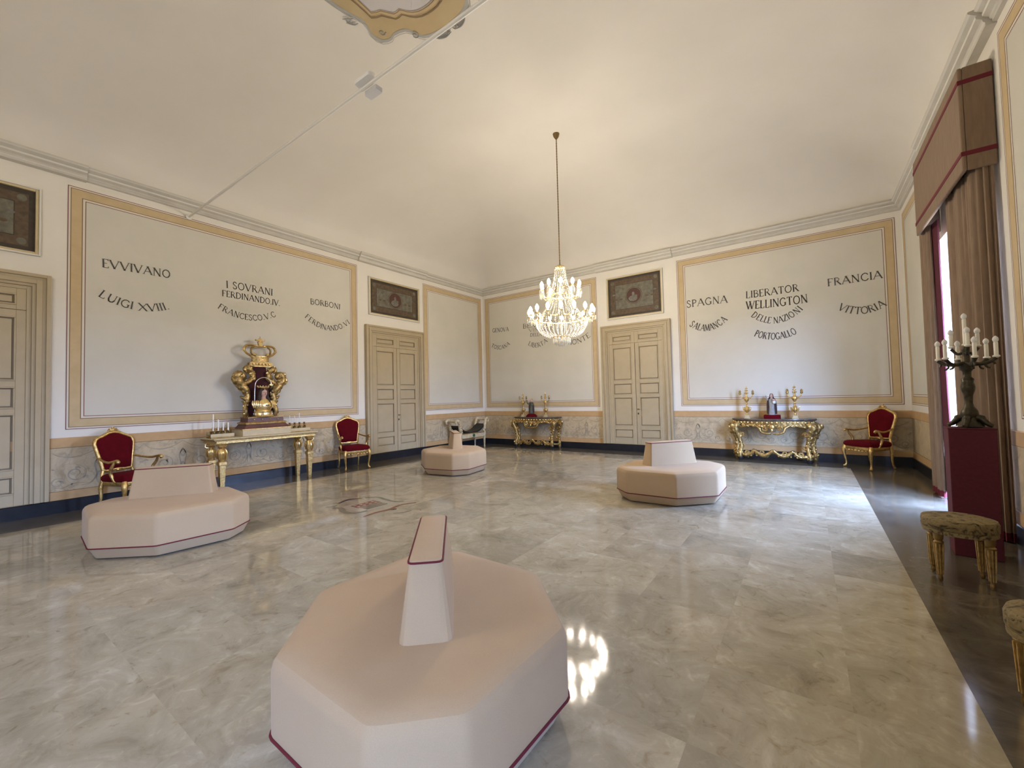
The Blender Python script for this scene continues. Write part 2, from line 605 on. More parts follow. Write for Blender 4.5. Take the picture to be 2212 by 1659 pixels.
def scrollwork(wall, f, a0, a1, seed):
    rnd = random.Random(seed)
    mb = MB()

    def rib(pts, w):
        P = spl([(x, z, 0) for x, z in pts], 4)
        Lr, Rr_ = [], []
        for i, p in enumerate(P):
            tn = (P[min(i + 1, len(P) - 1)] - P[max(i - 1, 0)]).normalized()
            ww = w * (.35 + .65 * math.sin(PI * i / (len(P) - 1)))
            Lr.append((p.x - tn.y * ww, p.y + tn.x * ww))
            Rr_.append((p.x + tn.y * ww, p.y - tn.x * ww))
        for i in range(len(P) - 1):
            q = [Lr[i], Lr[i + 1], Rr_[i + 1], Rr_[i]]
            if all(a0 + .02 < x < a1 - .02 and .325 < z < .95 for x, z in q):
                mb.add([f(x, .0085, z) for x, z in q], [(0, 1, 2, 3)], SCROLLP)
    per = 1.16
    n = max(1, round((a1 - a0) / per))
    per = (a1 - a0) / n
    for i in range(n):
        c = a0 + per * (i + .5)
        for s in (-1, 1):
            j = lambda: rnd.uniform(-.015, .015)
            rib([(c, .93), (c + s * .14, .84 + j()), (c + s * .30, .80 + j()), (c + s * .46, .85), (c + s * per / 2, .93)], .007)
            rib([(c, .80), (c + s * .05, .68), (c + s * .03, .52), (c + s * .09, .40), (c + s * .20, .37)], .010)
            rib([(p[0], p[2]) for p in scroll((c + s * .26, 0, .56), .13, .02, PI / 2 + j() * 9, s * 1.6, 'xz', 16)], .008)
            rib([(p[0], p[2]) for p in scroll((c + s * .45, 0, .44), .08, .015, 0, -s * 1.5, 'xz', 14)], .007)
            rib([(c + s * .12, .40), (c + s * .28, .42 + j()), (c + s * .40, .36), (c + s * .54, .40)], .007)
            for q in range(5):
                x, z = c + s * (.12 + .09 * q), .50 + .14 * math.sin(q * 1.9)
                a = rnd.uniform(0, 6)
                rib([(x, z), (x + .035 * math.cos(a), z + .035 * math.sin(a)), (x + .06 * math.cos(a + .5), z + .06 * math.sin(a + .5))], .012)
        rib([(c - .04, .72), (c, .78), (c + .04, .72), (c, .66), (c - .04, .72)], .010)
        rib([(c, .36), (c - .03, .45), (c, .56), (c + .03, .45), (c, .36)], .010)
    mb.build('painted_scrollwork', wall, smooth=0)


WALLS = {
    'left': lambda a, d, z: (d, a, z),
    'back': lambda a, d, z: (a, -d, z),
    'right': lambda a, d, z: (RX - d, a, z),
    'front': lambda a, d, z: (a, RY + d, z)}
wl = struct(wall_profile_mesh('wall_left', WALLS['left'], RY, 0).build('wall_left', smooth=0))
wb = struct(wall_profile_mesh('wall_back', WALLS['back'], 0, RX).build('wall_back', smooth=0))
wf = struct(wall_profile_mesh('wall_front', WALLS['front'], 0, RX).build('wall_front', smooth=0))
for w__, nm_, segs_ in ((wl, 'left', ((-10.2, -4.8), (-2.82, 0), (RY, -12.2))), (wb, 'back', ((0, 4.38), (6.32, RX)))):
    for q_, (g0, g1) in enumerate(segs_):
        scrollwork(w__, WALLS[nm_], g0, g1, q_)
# window wall: pieces around two openings
OPEN = [(-4.75, -2.50, 3.70), (-13.70, -12.90, 3.70)]
mb = MB()
edges = [RY, OPEN[1][0], OPEN[1][1], OPEN[0][0], OPEN[0][1], 0]
for i in (0, 2, 4):
    q = wall_profile_mesh('', WALLS['right'], edges[i], edges[i + 1])
    for m_i, f in zip(q.i, q.f):
        mb.add([q.v[j] for j in f], [tuple(range(len(f)))], q.m[m_i])
for y0, y1, zt in OPEN:
    mb.box(RX, RX + 0.3, y0, y1, zt, 6.0, PLASTER)
    mb.box(RX + 0.02, RX + 0.3, y0 - 0.1, y0, 0, zt, PLASTER)
    mb.box(RX + 0.02, RX + 0.3, y1, y1 + 0.1, 0, zt, PLASTER)
wr_ = struct(mb.build('wall_right', smooth=0))

# windows: casements set in the openings
for wi, (y0, y1, zt) in enumerate(OPEN):
    m_ = MB()
    X0, X1 = RX + 0.20, RX + 0.27
    wide = y1 - y0 > 1
    for ya in (y0, y1 - 0.09, (y0 + y1) / 2 - 0.06) if wide else (y0, y1 - .09):
        m_.box(X0, X1, ya, ya + (0.12 if abs(ya - (y0 + y1) / 2 + 0.06) < 1e-6 else 0.09), 0, zt, WHITEP)
    for za, zb in ((0, 0.22), (zt - 0.1, zt), (2.85, 2.97)):
        m_.box(X0 + 0.01, X1 - 0.01, y0 + 0.09, y1 - 0.09, za, zb, WHITEP)
    w_ = struct(m_.build('window_%d' % (wi + 1), smooth=0, bevel=0.006))
    g = MB().box(RX + 0.225, RX + 0.231, y0 + 0.05, y1 - 0.05, 0.1, zt - 0.05, GLASS).build('glass_pane', w_, smooth=0)

# vaulted ceiling
NX, NY = 44, 64


def vault(x, y):
    def g(d):
        t = min(max(d, 0) / 4.2, 1.0)
        return math.sqrt(max(0, 1 - (1 - t) ** 2.0))
    a = g(min(x, RX - x))
    b = g(min(-y, y - RY))
    kk = 0.02 + 0.16 * min(a, b)
    h = max(kk - abs(a - b), 0) / kk
    return ZC1 - 0.02 + 1.40 * (min(a, b) - h * h * kk * 0.25)


def warp(i, n, L):
    t = i / n
    return L * (0.5 - 0.5 * math.cos(PI * t)) * 0.55 + L * t * 0.45


vs = []
for j in range(NY + 1):
    for i in range(NX + 1):
        x, y = warp(i, NX, RX), -warp(j, NY, -RY)
        vs.append((x, y, vault(x, y)))
fs = [(j * (NX + 1) + i, j * (NX + 1) + i + 1, (j + 1) * (NX + 1) + i + 1, (j + 1) * (NX + 1) + i) for j in range(NY) for i in range(NX)]
ceiling = struct(MB().add(vs, fs, CEIL).build('ceiling', smooth=60))

# painted cartouche at the middle of the vault
CX, CY, CZ = 5.4, -8.5, vault(5.4, -8.5) - 0.012
qo = [(0, 1.25), (-.16, 1.245), (-.29, 1.22), (-.40, 1.17), (-.45, 1.10), (-.47, 1.01), (-.52, .95), (-.60, .92), (-.69, .905), (-.76, .93), (-.83, .92), (-.90, .88), (-.935, .80), (-.925, .70), (-.87, .61),
      (-.85, .53), (-.885, .42), (-.915, .30), (-.935, .16), (-.94, 0)]
qi = [(0, .99), (-.09, .985), (-.18, .965), (-.26, .925), (-.315, .87), (-.37, .79), (-.43, .795), (-.49, .785), (-.55, .71), (-.60, .64), (-.67, .62), (-.735, .58), (-.725, .47), (-.72, .34), (-.73, .17), (-.735, 0)]


def full(q):
    q2 = [(x, -y) for x, y in reversed(q[:-1])]
    half = q + q2
    return half + [(-x, y) for x, y in reversed(half[1:-1])]


def ring_flat(mb, a, b, z, m):
    n = len(a)
    mb.add([(CX + x, CY + y, z) for x, y in a] + [(CX + x, CY + y, z) for x, y in b],
           [(i, (i + 1) % n, n + (i + 1) % n, n + i) for i in range(n)], m)


def scl(q, s):
    return [(x * s, y * s) for x, y in q]


ca = MB()
fo, fi = full(qo), full(qi)
ca.add([(CX + x, CY + y, CZ) for x, y in fo], [tuple(range(len(fo)))], OCHRE)
ca.add([(CX + x, CY + y, CZ - .004) for x, y in fi], [tuple(range(len(fi)))], TAN)
fi2 = scl(fi, 0.90)
ca.add([(CX + x, CY + y, CZ - .008) for x, y in fi2], [tuple(range(len(fi)))], LILAC)
for s_, w_, m_ in ((1.0, 0.014, BROWN), (0.975, 0.007, BROWN), (0.915, 0.01, BROWN), (0.89, 0.006, BROWN)):
    ring_flat(ca, scl(fi, s_), scl(fi, s_ - w_), CZ - .012, m_)
ring_flat(ca, scl(fo, 1.035), scl(fo, 0.995), CZ - .003, GREYL)
ring_flat(ca, scl(fo, 1.06), scl(fo, 1.05), CZ - .003, GREYL)
for sx in (-1, 1):
    for sy in (-1, 1):
        for (x, y, r0, a0, tn) in ((-.47, 1.10, .06, -1.2, 1.3), (-.80, .80, .05, .6, 1.1), (-1.0, .42, .05, 1.0, 1.2), (-.06, 1.33, .05, 2.6, 1.2)):
            ca.tube([(CX + sx * px, CY + sy * py, CZ - .006) for px, py, _ in scroll((x, y, 0), r0, .012, a0, tn, 'xy', 16)], .009, GREYL, 5, flat=.5)
        for pts, r in (([(-.30, 1.25, 0), (-.24, 1.33, 0), (-.14, 1.37, 0), (-.03, 1.36, 0)], .02), ([(-.20, 1.27, 0), (-.12, 1.31, 0), (-.04, 1.30, 0)], .014),
                       ([(-.94, .52, 0), (-1.0, .50, 0), (-1.06, .42, 0)], .012), ([(-.93, .44, 0), (-.99, .40, 0), (-1.05, .36, 0)], .010)):
            q = spl(pts, 4)
            ca.tube([(CX + sx * p.x, CY + sy * p.y, CZ - .006) for p in q], rr([.004, r, r, .004], len(q)), GREYL, 5, flat=.4)
cart = ca.build('painted_cartouche', ceiling, smooth=0)
cart['label'] = 'ochre cartouche with grey scrolls and pale centre'

# baseboards
BB = 0.03
for nm, f, a0, a1 in (('left', WALLS['left'], RY, 0), ('back', WALLS['back'], 0, RX), ('front', WALLS['front'], 0, RX)):
    m_ = MB()
    pr = [(0, 0), (BB, 0), (BB, ZB - 0.01), (BB - .008, ZB), (0, ZB)]
    m_.loft([[f(a0, d, z) for d, z in pr], [f(a1, d, z) for d, z in pr]], BASEM)
    struct(m_.build('baseboard_' + nm, smooth=0))
m_ = MB()
for a0, a1 in ((RY, OPEN[1][0]), (OPEN[1][1], OPEN[0][0]), (OPEN[0][1], 0)):
    m_.loft([[WALLS['right'](a0, d, z) for d, z in pr], [WALLS['right'](a1, d, z) for d, z in pr]], BASEM)
struct(m_.build('baseboard_right', smooth=0))

# cornice: one per wall, with the breaks forward over the doors
CP = [(0, ZC0 - .01), (.035, ZC0), (.035, ZC0 + .03), (.05, ZC0 + .035), (.055, ZC0 + .06), (.095, ZC0 + .085), (.10, ZC0 + .11), (.085, ZC0 + .115), (.13, ZC0 + .15), (.15, ZC0 + .165), (.15, ZC0 + .185), (0, ZC0 + .2)]
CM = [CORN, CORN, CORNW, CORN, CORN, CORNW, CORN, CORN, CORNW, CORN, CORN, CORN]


def cornice(idx, f, a0, a1, breaks):
    m_ = MB()
    segs = [(a0, a1, 0.0)] + [(b0, b1, .045) for b0, b1 in breaks]
    for s0, s1, ex in segs:
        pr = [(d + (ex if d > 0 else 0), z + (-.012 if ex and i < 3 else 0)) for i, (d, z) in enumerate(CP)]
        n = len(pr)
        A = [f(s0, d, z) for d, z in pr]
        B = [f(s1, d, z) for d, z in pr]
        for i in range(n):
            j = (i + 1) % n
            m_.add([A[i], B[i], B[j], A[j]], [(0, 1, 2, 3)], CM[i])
        m_.add(A, [tuple(range(n))], CORN)
        m_.add(B, [tuple(range(n))], CORN)
    return struct(m_.build('trim_%d' % idx, smooth=0))


cornice(1, WALLS['left'], RY, 0, [(-4.97, -2.72), (-12.3, -9.84)])
cornice(2, WALLS['back'], 0, RX, [(4.28, 6.42)])
cornice(3, WALLS['right'], RY, 0, [(-5.25, -2.4)])
cornice(4, WALLS['front'], 0, RX, [])

# ------------------------------------------------------------------ painted panels and lettering
GLY = {
    'A': (.86, [('t', [(0, 0), (.43, 1)]), ('T', [(.43, 1), (.86, 0)]), ('t', [(.16, .36), (.70, .36)])]),
    'B': (.66, [('T', [(.1, 0), (.1, 1)]), ('t', [(.1, 1), (.42, .97), (.55, .86), (.5, .64), (.36, .54), (.1, .52)]), ('m', [(.36, .54), (.58, .46), (.66, .28), (.55, .06), (.36, 0), (.1, 0)])]),
    'C': (.78, [('m', [(.74, .78), (.62, .95), (.42, 1), (.2, .9), (.05, .66), (.05, .36), (.2, .1), (.42, 0), (.62, .05), (.76, .22)])]),
    'D': (.84, [('T', [(.1, 0), (.1, 1)]), ('m', [(.1, 1), (.45, .97), (.7, .82), (.82, .5), (.7, .18), (.45, .03), (.1, 0)])]),
    'E': (.58, [('T', [(.1, 0), (.1, 1)]), ('t', [(.1, 1), (.55, 1), (.55, .86)]), ('t', [(.1, .52), (.44, .52)]), ('t', [(.1, 0), (.56, 0), (.58, .15)])]),
    'F': (.56, [('T', [(.1, 0), (.1, 1)]), ('t', [(.1, 1), (.55, 1), (.55, .86)]), ('t', [(.1, .52), (.44, .52)])]),
    'G': (.84, [('m', [(.74, .8), (.62, .95), (.42, 1), (.2, .9), (.05, .66), (.05, .36), (.2, .1), (.42, 0), (.62, .04), (.74, .14)]), ('T', [(.74, .4), (.74, .06)]), ('t', [(.58, .4), (.86, .4)])]),
    'I': (.2, [('T', [(.1, 0), (.1, 1)])]),
    'K': (.74, [('T', [(.1, 0), (.1, 1)]), ('t', [(.1, .45), (.66, 1)]), ('T', [(.3, .6), (.74, 0)])]),
    'L': (.56, [('T', [(.1, 0), (.1, 1)]), ('t', [(.1, 0), (.54, 0), (.56, .18)])]),
    'M': (1.0, [('t', [(.08, 0), (.16, 1)]), ('T', [(.16, 1), (.5, .06)]), ('t', [(.5, .06), (.84, 1)]), ('T', [(.84, 1), (.94, 0)])]),
    'N': (.84, [('t', [(.1, 0), (.1, 1)]), ('T', [(.1, 1), (.74, 0)]), ('t', [(.74, 0), (.74, 1)])]),
    'O': (.88, [('m', [(.44, 1), (.2, .91), (.05, .66), (.05, .34), (.2, .09), (.44, 0), (.68, .09), (.83, .34), (.83, .66), (.68, .91), (.44, 1)])]),
    'P': (.6, [('T', [(.1, 0), (.1, 1)]), ('m', [(.1, 1), (.42, .97), (.58, .78), (.46, .54), (.1, .48)])]),
    'R': (.74, [('T', [(.1, 0), (.1, 1)]), ('t', [(.1, 1), (.42, .97), (.58, .78), (.46, .56), (.1, .5)]), ('T', [(.34, .5), (.74, 0)])]),
    'S': (.58, [('m', [(.52, .82), (.42, .97), (.24, 1), (.1, .88), (.1, .7), (.24, .57), (.42, .45), (.54, .3), (.5, .1), (.32, 0), (.14, .03), (.04, .2)])]),
    'T': (.7, [('T', [(.35, 0), (.35, 1)]), ('t', [(.03, .86), (.03, 1), (.67, 1), (.67, .86)])]),
    'U': (.8, [('T', [(.1, 1), (.1, .35), (.22, .06), (.42, 0), (.6, .08), (.7, .35)]), ('t', [(.7, .35), (.7, 1)])]),
    'V': (.84, [('T', [(0, 1), (.42, 0)]), ('t', [(.42, 0), (.84, 1)])]),
    'W': (1.2, [('T', [(0, 1), (.34, 0)]), ('t', [(.34, 0), (.64, 1)]), ('T', [(.52, 1), (.86, 0)]), ('t', [(.86, 0), (1.2, 1)])]),
    'X': (.8, [('T', [(0, 1), (.8, 0)]), ('t', [(0, 0), (.8, 1)])]),
    'Z': (.7, [('t', [(.05, .84), (.05, 1), (.66, 1)]), ('T', [(.66, 1), (.04, 0)]), ('t', [(.04, 0), (.66, 0), (.68, .16)])]),
    '.': (.16, [('T', [(.08, 0), (.08, .11)])]),
    ' ': (.34, [])}


def lettering(parent, f, words):
    mb = MB()
    for word, L, M, R, h in words:
        gap = 0.17
        tot = sum(GLY[c][0] for c in word) + gap * (len(word) - 1)
        span = R[0] - L[0]
        tm = (M[0] - L[0]) / span
        # quadratic baseline z(s) through the three points
        zl, zm, zr = L[1], M[1], R[1]
        qa = ((zm - zl) - tm * (zr - zl)) / (tm * tm - tm)
        qb = (zr - zl) - qa
        sx = span / tot
        cur = 0.0
        for ch in word:
            gw, strokes = GLY[ch]
            s = (cur + gw / 2) / tot
            cx, cz = L[0] + span * s, zl + qb * s + qa * s * s
            ang = math.atan((qb + 2 * qa * s) / span)
            ca_, sa_ = math.cos(ang), math.sin(ang)

            def tr_(x, z):
                px, pz = (x - gw / 2) * sx, z * h
                return cx + px * ca_ - pz * sa_, cz + px * sa_ + pz * ca_
            for kind, pts in strokes:
                wd = {'T': .15, 'm': .11, 't': .07}[kind] * h * .5
                P2 = [tr_(*p) for p in pts]
                segs = list(zip(P2[:-1], P2[1:]))
                if len(pts) == 2 and pts[0][1] != pts[1][1] and ch != '.':
                    for (px, pz) in pts:
                        if pz in (0, 1):
                            segs.append((tr_(px - .13, pz), tr_(px + .13, pz)))
                for si, (a, b) in enumerate(segs):
                    w2 = wd if si < len(P2) - 1 else .02 * h
                    dx, dz = b[0] - a[0], b[1] - a[1]
                    ll = math.hypot(dx, dz) or 1
                    nx, nz_ = -dz / ll * w2, dx / ll * w2
                    e = w2 * .35 if len(pts) > 2 else 0
                    ex, ez = dx / ll * e, dz / ll * e
                    q = [(a[0] + nx - ex, a[1] + nz_ - ez), (b[0] + nx + ex, b[1] + nz_ + ez), (b[0] - nx + ex, b[1] - nz_ + ez), (a[0] - nx - ex, a[1] - nz_ - ez)]
                    mb.add([f(x, .0085, z) for x, z in q], [(0, 1, 2, 3)], INK)
            cur += gw + gap
    o = mb.build('lettering', parent, smooth=0)
    return o


def panel(wall, f, a0, a1, z0=1.232, z1=5.001):
    mb = MB()

    def fr(o0, o1, m, d):
        A = [(a0 + o0, z0 + o0), (a1 - o0, z0 + o0), (a1 - o0, z1 - o0), (a0 + o0, z1 - o0)]
        B = [(a0 + o1, z0 + o1), (a1 - o1, z0 + o1), (a1 - o1, z1 - o1), (a0 + o1, z1 - o1)]
        mb.add([f(a, d, z) for a, z in A + B], [(0, 1, 5, 4), (1, 2, 6, 5), (2, 3, 7, 6), (3, 0, 4, 7)], m)
    fr(0, .010, MAROON, .005)
    fr(.010, .030, PALE, .005)
    fr(.030, .040, BROWN, .006)
    fr(.040, .155, TAN, .006)
    fr(.155, .166, BROWN, .006)
    fr(.166, .192, PALE, .005)
    fr(.192, .202, MAROON, .005)
    i = .20
    mb.add([f(a0 + i, .004, z0 + i), f(a1 - i, .004, z0 + i), f(a1 - i, .004, z1 - i), f(a0 + i, .004, z1 - i)], [(0, 1, 2, 3)], CREAM)
    return mb.build('painted_panel', wall, smooth=0)


p1 = panel(wl, WALLS['left'], -10.036, -4.99)
panel(wl, WALLS['left'], -2.785, -0.095)
panel(wl, WALLS['left'], -16.9, -12.4)
p3 = panel(wb, WALLS['back'], 0.10, 4.277)
p4 = panel(wb, WALLS['back'], 6.511, 10.73)
panel(wr_, WALLS['right'], -11.7, -5.24)
panel(wr_, WALLS['right'], -2.2, -0.10)
lettering(p1, WALLS['left'], [
    ('EVVIVANO', (-9.644, 3.811), (-9.218, 3.820), (-8.772, 3.824), 0.134), ('LUIGI XVIII.', (-9.695, 3.336), (-9.322, 3.196), (-8.778, 3.268), 0.124),
    ('I SOVRANI', (-7.887, 3.829), (-7.494, 3.840), (-7.034, 3.836), 0.138), ('FERDINANDO.IV.', (-7.962, 3.654), (-7.494, 3.651), (-6.882, 3.641), 0.118),
    ('FRANCESCO.V.C', (-8.043, 3.409), (-7.608, 3.259), (-6.956, 3.407), 0.112), ('BORBONI', (-6.201, 3.799), (-5.861, 3.806), (-5.472, 3.791), 0.125),
    ('FERDINANDO.VI', (-6.346, 3.477), (-5.834, 3.249), (-5.203, 3.482), 0.115)])
lettering(p3, WALLS['back'], [
    ('GENOVA', (0.426, 3.806), (0.748, 3.795), (1.098, 3.784), 0.132), ('TOSCANA', (0.351, 3.327), (0.695, 3.201), (1.153, 3.330), 0.126),
    ('BENTINCK', (1.683, 3.800), (2.336, 3.792), (2.971, 3.788), 0.141), ('VINDICE', (1.906, 3.666), (2.366, 3.648), (2.802, 3.635), 0.091),
    ('DELLA', (1.964, 3.502), (2.171, 3.495), (2.383, 3.487), 0.104), ('LIBERTA', (1.861, 3.247), (2.176, 3.140), (2.602, 3.290), 0.133),
    ('PIEMONTE', (2.92, 3.290), (3.472, 3.110), (4.05, 3.290), 0.146)])
lettering(p4, WALLS['back'], [
    ('SPAGNA', (6.733, 3.744), (7.199, 3.750), (7.657, 3.736), 0.174), ('SALAMANCA', (6.767, 3.281), (7.168, 3.100), (7.660, 3.321), 0.158),
    ('LIBERATOR', (8.064, 3.778), (8.589, 3.774), (9.091, 3.779), 0.160), ('WELLINGTON', (8.054, 3.518), (8.662, 3.492), (9.246, 3.502), 0.181),
    ('DELLE NAZIONI', (8.137, 3.341), (8.564, 3.117), (9.159, 3.353), 0.139), ('PORTOGALLO', (8.190, 2.864), (8.600, 2.742), (9.029, 2.834), 0.149),
    ('FRANCIA', (9.614, 3.792), (10.058, 3.799), (10.497, 3.808), 0.156), ('VITTORIA', (9.749, 3.275), (10.101, 3.124), (10.55, 3.245), 0.145)])


# ------------------------------------------------------------------ doors
def door(idx, f, a0, a1, ztop=3.52, zbot=0.20):
    """double door in a stepped surround, standing on the dark base"""
    m_ = MB()
    fwid = 0.235
    steps = [(0, .045, .10), (.045, .085, .075), (.085, .145, .092), (.145, .185, .068), (.185, fwid, .05)]
    for o0, o1, d in steps:
        for (b0, b1, c0, c1) in ((a0 + o0, a0 + o1, zbot, ztop - o0), (a1 - o1, a1 - o0, zbot, ztop - o0), (a0 + o1, a1 - o1, ztop - o1, ztop - o0)):
            A, B = f(b0, 0, c0), f(b1, d, c1)
            m_.box(min(A[0], B[0]), max(A[0], B[0]), min(A[1], B[1]), max(A[1], B[1]), c0, c1, DOORP)
    for o in (.045, .085, .145, .185):  # thin brown strips, shade lines painted at each step
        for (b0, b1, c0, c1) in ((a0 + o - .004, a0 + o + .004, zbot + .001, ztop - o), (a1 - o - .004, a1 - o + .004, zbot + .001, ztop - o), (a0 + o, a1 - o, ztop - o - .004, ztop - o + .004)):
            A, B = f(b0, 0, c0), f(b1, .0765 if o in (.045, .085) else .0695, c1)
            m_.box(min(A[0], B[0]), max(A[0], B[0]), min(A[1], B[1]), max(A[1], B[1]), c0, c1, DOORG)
    fr = struct(m_.build('door_%d' % idx, smooth=0, bevel=.006))
    w0, w1 = a0 + fwid, a1 - fwid
    mid = (w0 + w1) / 2
    zl = 2.975

    def bx(mb, b0, b1, d0, d1, c0, c1, m=DOORP):
        A, B = f(b0, d0, c0), f(b1, d1, c1)
        mb.box(min(A[0], B[0]), max(A[0], B[0]), min(A[1], B[1]), max(A[1], B[1]), c0, c1, m)

    def leaf(b0, b1, c0, c1, pans, name):
        mb = MB()
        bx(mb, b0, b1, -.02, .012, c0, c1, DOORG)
        st = .095
        bx(mb, b0, b0 + st, .0, .042, c0, c1)
        bx(mb, b1 - st, b1, .0, .042, c0, c1)
        cuts = [c0] + [z for p in pans for z in p] + [c1]
        for i in range(0, len(cuts), 2):
            bx(mb, b0 + st, b1 - st, .0, .042, cuts[i], cuts[i + 1])
        for z0, z1 in pans:
            i = .018
            for q0, q1, e0, e1 in ((b0 + st, b1 - st, z0, z0 + i), (b0 + st, b1 - st, z1 - i, z1), (b0 + st, b0 + st + i, z0 + i, z1 - i), (b1 - st - i, b1 - st, z0 + i, z1 - i)):
                bx(mb, q0, q1, .0, .052, e0, e1)
            i = .036
            bx(mb, b0 + st + i, b1 - st - i, .0, .030, z0 + i, z1 - i)
        return mb.build(name, fr, smooth=0, bevel=.005)
    leaf(w0, mid, zl + .005, ztop - fwid, [(3.045, 3.205)], 'transom_panel')
    leaf(mid, w1, zl + .005, ztop - fwid, [(3.045, 3.205)], 'transom_panel')
    pans = [(.36, .615), (.70, 1.49), (1.565, 1.875), (1.96, 2.875)]
    l1 = leaf(w0, mid - .006, zbot, zl, pans, 'door_leaf')
    l2 = leaf(mid + .006, w1, zbot, zl, pans, 'door_leaf')
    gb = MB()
    bx(gb, mid - .012, mid + .012, 0, .004, zbot, zl, BLACK)  # black strip painted in for the shade between the leaves
    gb.build('leaf_gap_shade', fr, smooth=0)
    hb = MB()
    c_ = f(mid + .045, .05, 1.16)
    hb.ball(c_, .022, BRASS)
    c2 = f(mid + .045, .036, 1.04)
    hb.ball(c2, .022, BLACK, sc=(1, 1, 1.4))
    c3 = f(mid + .10, .055, 1.16)
    hb.tube([c_, c3], .009, BRASS)
    hb.build('handle', l2)
    return fr


door(1, WALLS['left'], -12.17, -10.205)
door(2, WALLS['left'], -4.79, -2.825)
door(3, WALLS['back'], 4.388, 6.315)


# ------------------------------------------------------------------ overdoor paintings
def painting(label, f, a0, a1, z0, z1, kind):
    c = f((a0 + a1) / 2, 0, z0)
    t = thing('overdoor_painting', label, 'painting', c, 0, 'overdoor paintings')
    g = lambda a, d, z: tuple(Vector(f(a, d, z)) - Vector(c))
    m_ = MB()
    for o0, o1, d in ((0, .022, .06), (.022, .055, .045)):
        for b0, b1, c0, c1 in ((a0 + o0, a0 + o1, z0 + o0, z1 - o0), (a1 - o1, a1 - o0, z0 + o0, z1 - o0), (a0 + o1, a1 - o1, z1 - o1, z1 - o0), (a0 + o1, a1 - o1, z0 + o0, z0 + o1)):
            A, B = g(b0, 0, c0), g(b1, d, c1)
            m_.box(*sorted((A[0], B[0])), *sorted((A[1], B[1])), *sorted((A[2], B[2])), CORNW if o0 == 0 else CREAMW)
    m_.build('frame', t, smooth=0, bevel=.005)
    m_ = MB()

    def rect(i, d, m, jx=0):
        m_.add([g(a0 + i + jx, d, z0 + i), g(a1 - i - jx, d, z0 + i), g(a1 - i - jx, d, z1 - i), g(a0 + i + jx, d, z1 - i)], [(0, 1, 2, 3)], m)
    rect(.05, .012, NET)
    rect(.12, .014, CANB)
    rect(.25, .016, NET)
    rect(.262, .018, CANG)
    am, zm = (a0 + a1) / 2, (z0 + z1) / 2

    def disc(cx, cz, r, d, m, sx=1, sz=1, n=28):
        m_.add([g(cx + r * sx * math.cos(2 * PI * j / n), d, cz + r * sz * math.sin(2 * PI * j / n)) for j in range(n)], [tuple(range(n))], m)
    R_ = .235
    disc(am, zm, R_, .020, CANB)
    disc(am, zm, R_ * .93, .022, CANG)
    disc(am, zm, R_ * .86, .024, NET)
    disc(am, zm, R_ * .80, .026, CANR)
    disc(am - .02, zm - .08, .13, .028, CANP, .95, .62)
    disc(am - .01, zm + .045, .045, .029, CANP, .8, 1.2)
    disc(am + .05, zm - .02, .05, .030, CANG, 1.2, .6)
    for s in (-1, 1):
        for q in range(5):
            disc(am + s * (.36 + .07 * q), zm + (.08 if q % 2 else -.06), .045, .020, CANP if q in (1, 3) else CANB, 1.0, .55)
        for zz in (-1, 1):
            disc(am + s * ((a1 - a0) / 2 - .185), zm + zz * ((z1 - z0) / 2 - .185), .05, .018, CANG)
    m_.build('canvas', t, smooth=0)
    return t


painting('dark framed painting with oval red medallion, above the door next to a red armchair', WALLS['left'], -4.67, -2.95, 3.795, 4.79, 0)
painting('dark framed painting cut off at the picture edge, above the far left door', WALLS['left'], -12.03, -10.31, 3.795, 4.80, 1)
painting('dark framed painting with round medallion, above the door behind the chandelier', WALLS['back'], 4.583, 6.157, 3.69, 4.89, 2)

# ------------------------------------------------------------------ ottomans
OA, OB, OS, OT = .803, .661, .173, .319
OCT = [(OA, -OS), (OA, OS), (OT, OB), (-OT, OB), (-OA, OS), (-OA, -OS), (-OT, -OB), (OT, -OB)]


def oct_ring(inset, z, r=.03):
    q = round_poly(OCT, r, 2)
    return [(x * (1 - inset / OA), y * (1 - inset / OB), z) for x, y in q]


def ottoman(label, cx, cy, rz, bx_, by_, brot):
    t = thing('upholstered_ottoman', label, 'ottoman', (cx, cy, 0), rz, 'octagonal upholstered ottomans')
    MB().loft([oct_ring(.10, 0), oct_ring(.10, .03)], BLACK).build('plinth', t, smooth=30)
    MB().loft([oct_ring(.062, .016), oct_ring(.058, .022), oct_ring(.006, .126)], FABRIC).build('base_skirt', t, smooth=25)
    MB().loft([oct_ring(.004, .128), oct_ring(0, .134), oct_ring(0, .40), oct_ring(.006, .428), oct_ring(.022, .452), oct_ring(.05, .468), oct_ring(.12, .476), oct_ring(.40, .482)], FABRIC).build('seat', t, smooth=25)
    MB().tube(oct_ring(-.003, .131), .0065, CRTRIM, 6, closed=True).build('seat_piping', t)
    # backrest
    a = math.radians(-rz)
    lx, ly = bx_ * math.cos(a) - by_ * math.sin(a), bx_ * math.sin(a) + by_ * math.cos(a)
    br = math.radians(brot)

    def rect(hx, hy, z, r):
        q = round_poly([(hx, -hy), (hx, hy), (-hx, hy), (-hx, -hy)], r, 3)
        return [(x, y, z) for x, y in q]
    b = MB().loft([rect(.43, .122, .465, .05), rect(.424, .119, .49, .05), rect(.374, .077, .81, .028), rect(.368, .072, .822, .025), rect(.355, .06, .827, .02)], FABRIC).build('backrest', t, smooth=30)
    b.location = (lx, ly, 0)
    b.rotation_euler = (0, 0, br)
    MB().tube(rect(.375, .078, .814, .028), .005, CRTRIM, 6, closed=True).build('backrest_piping', b)
    return t


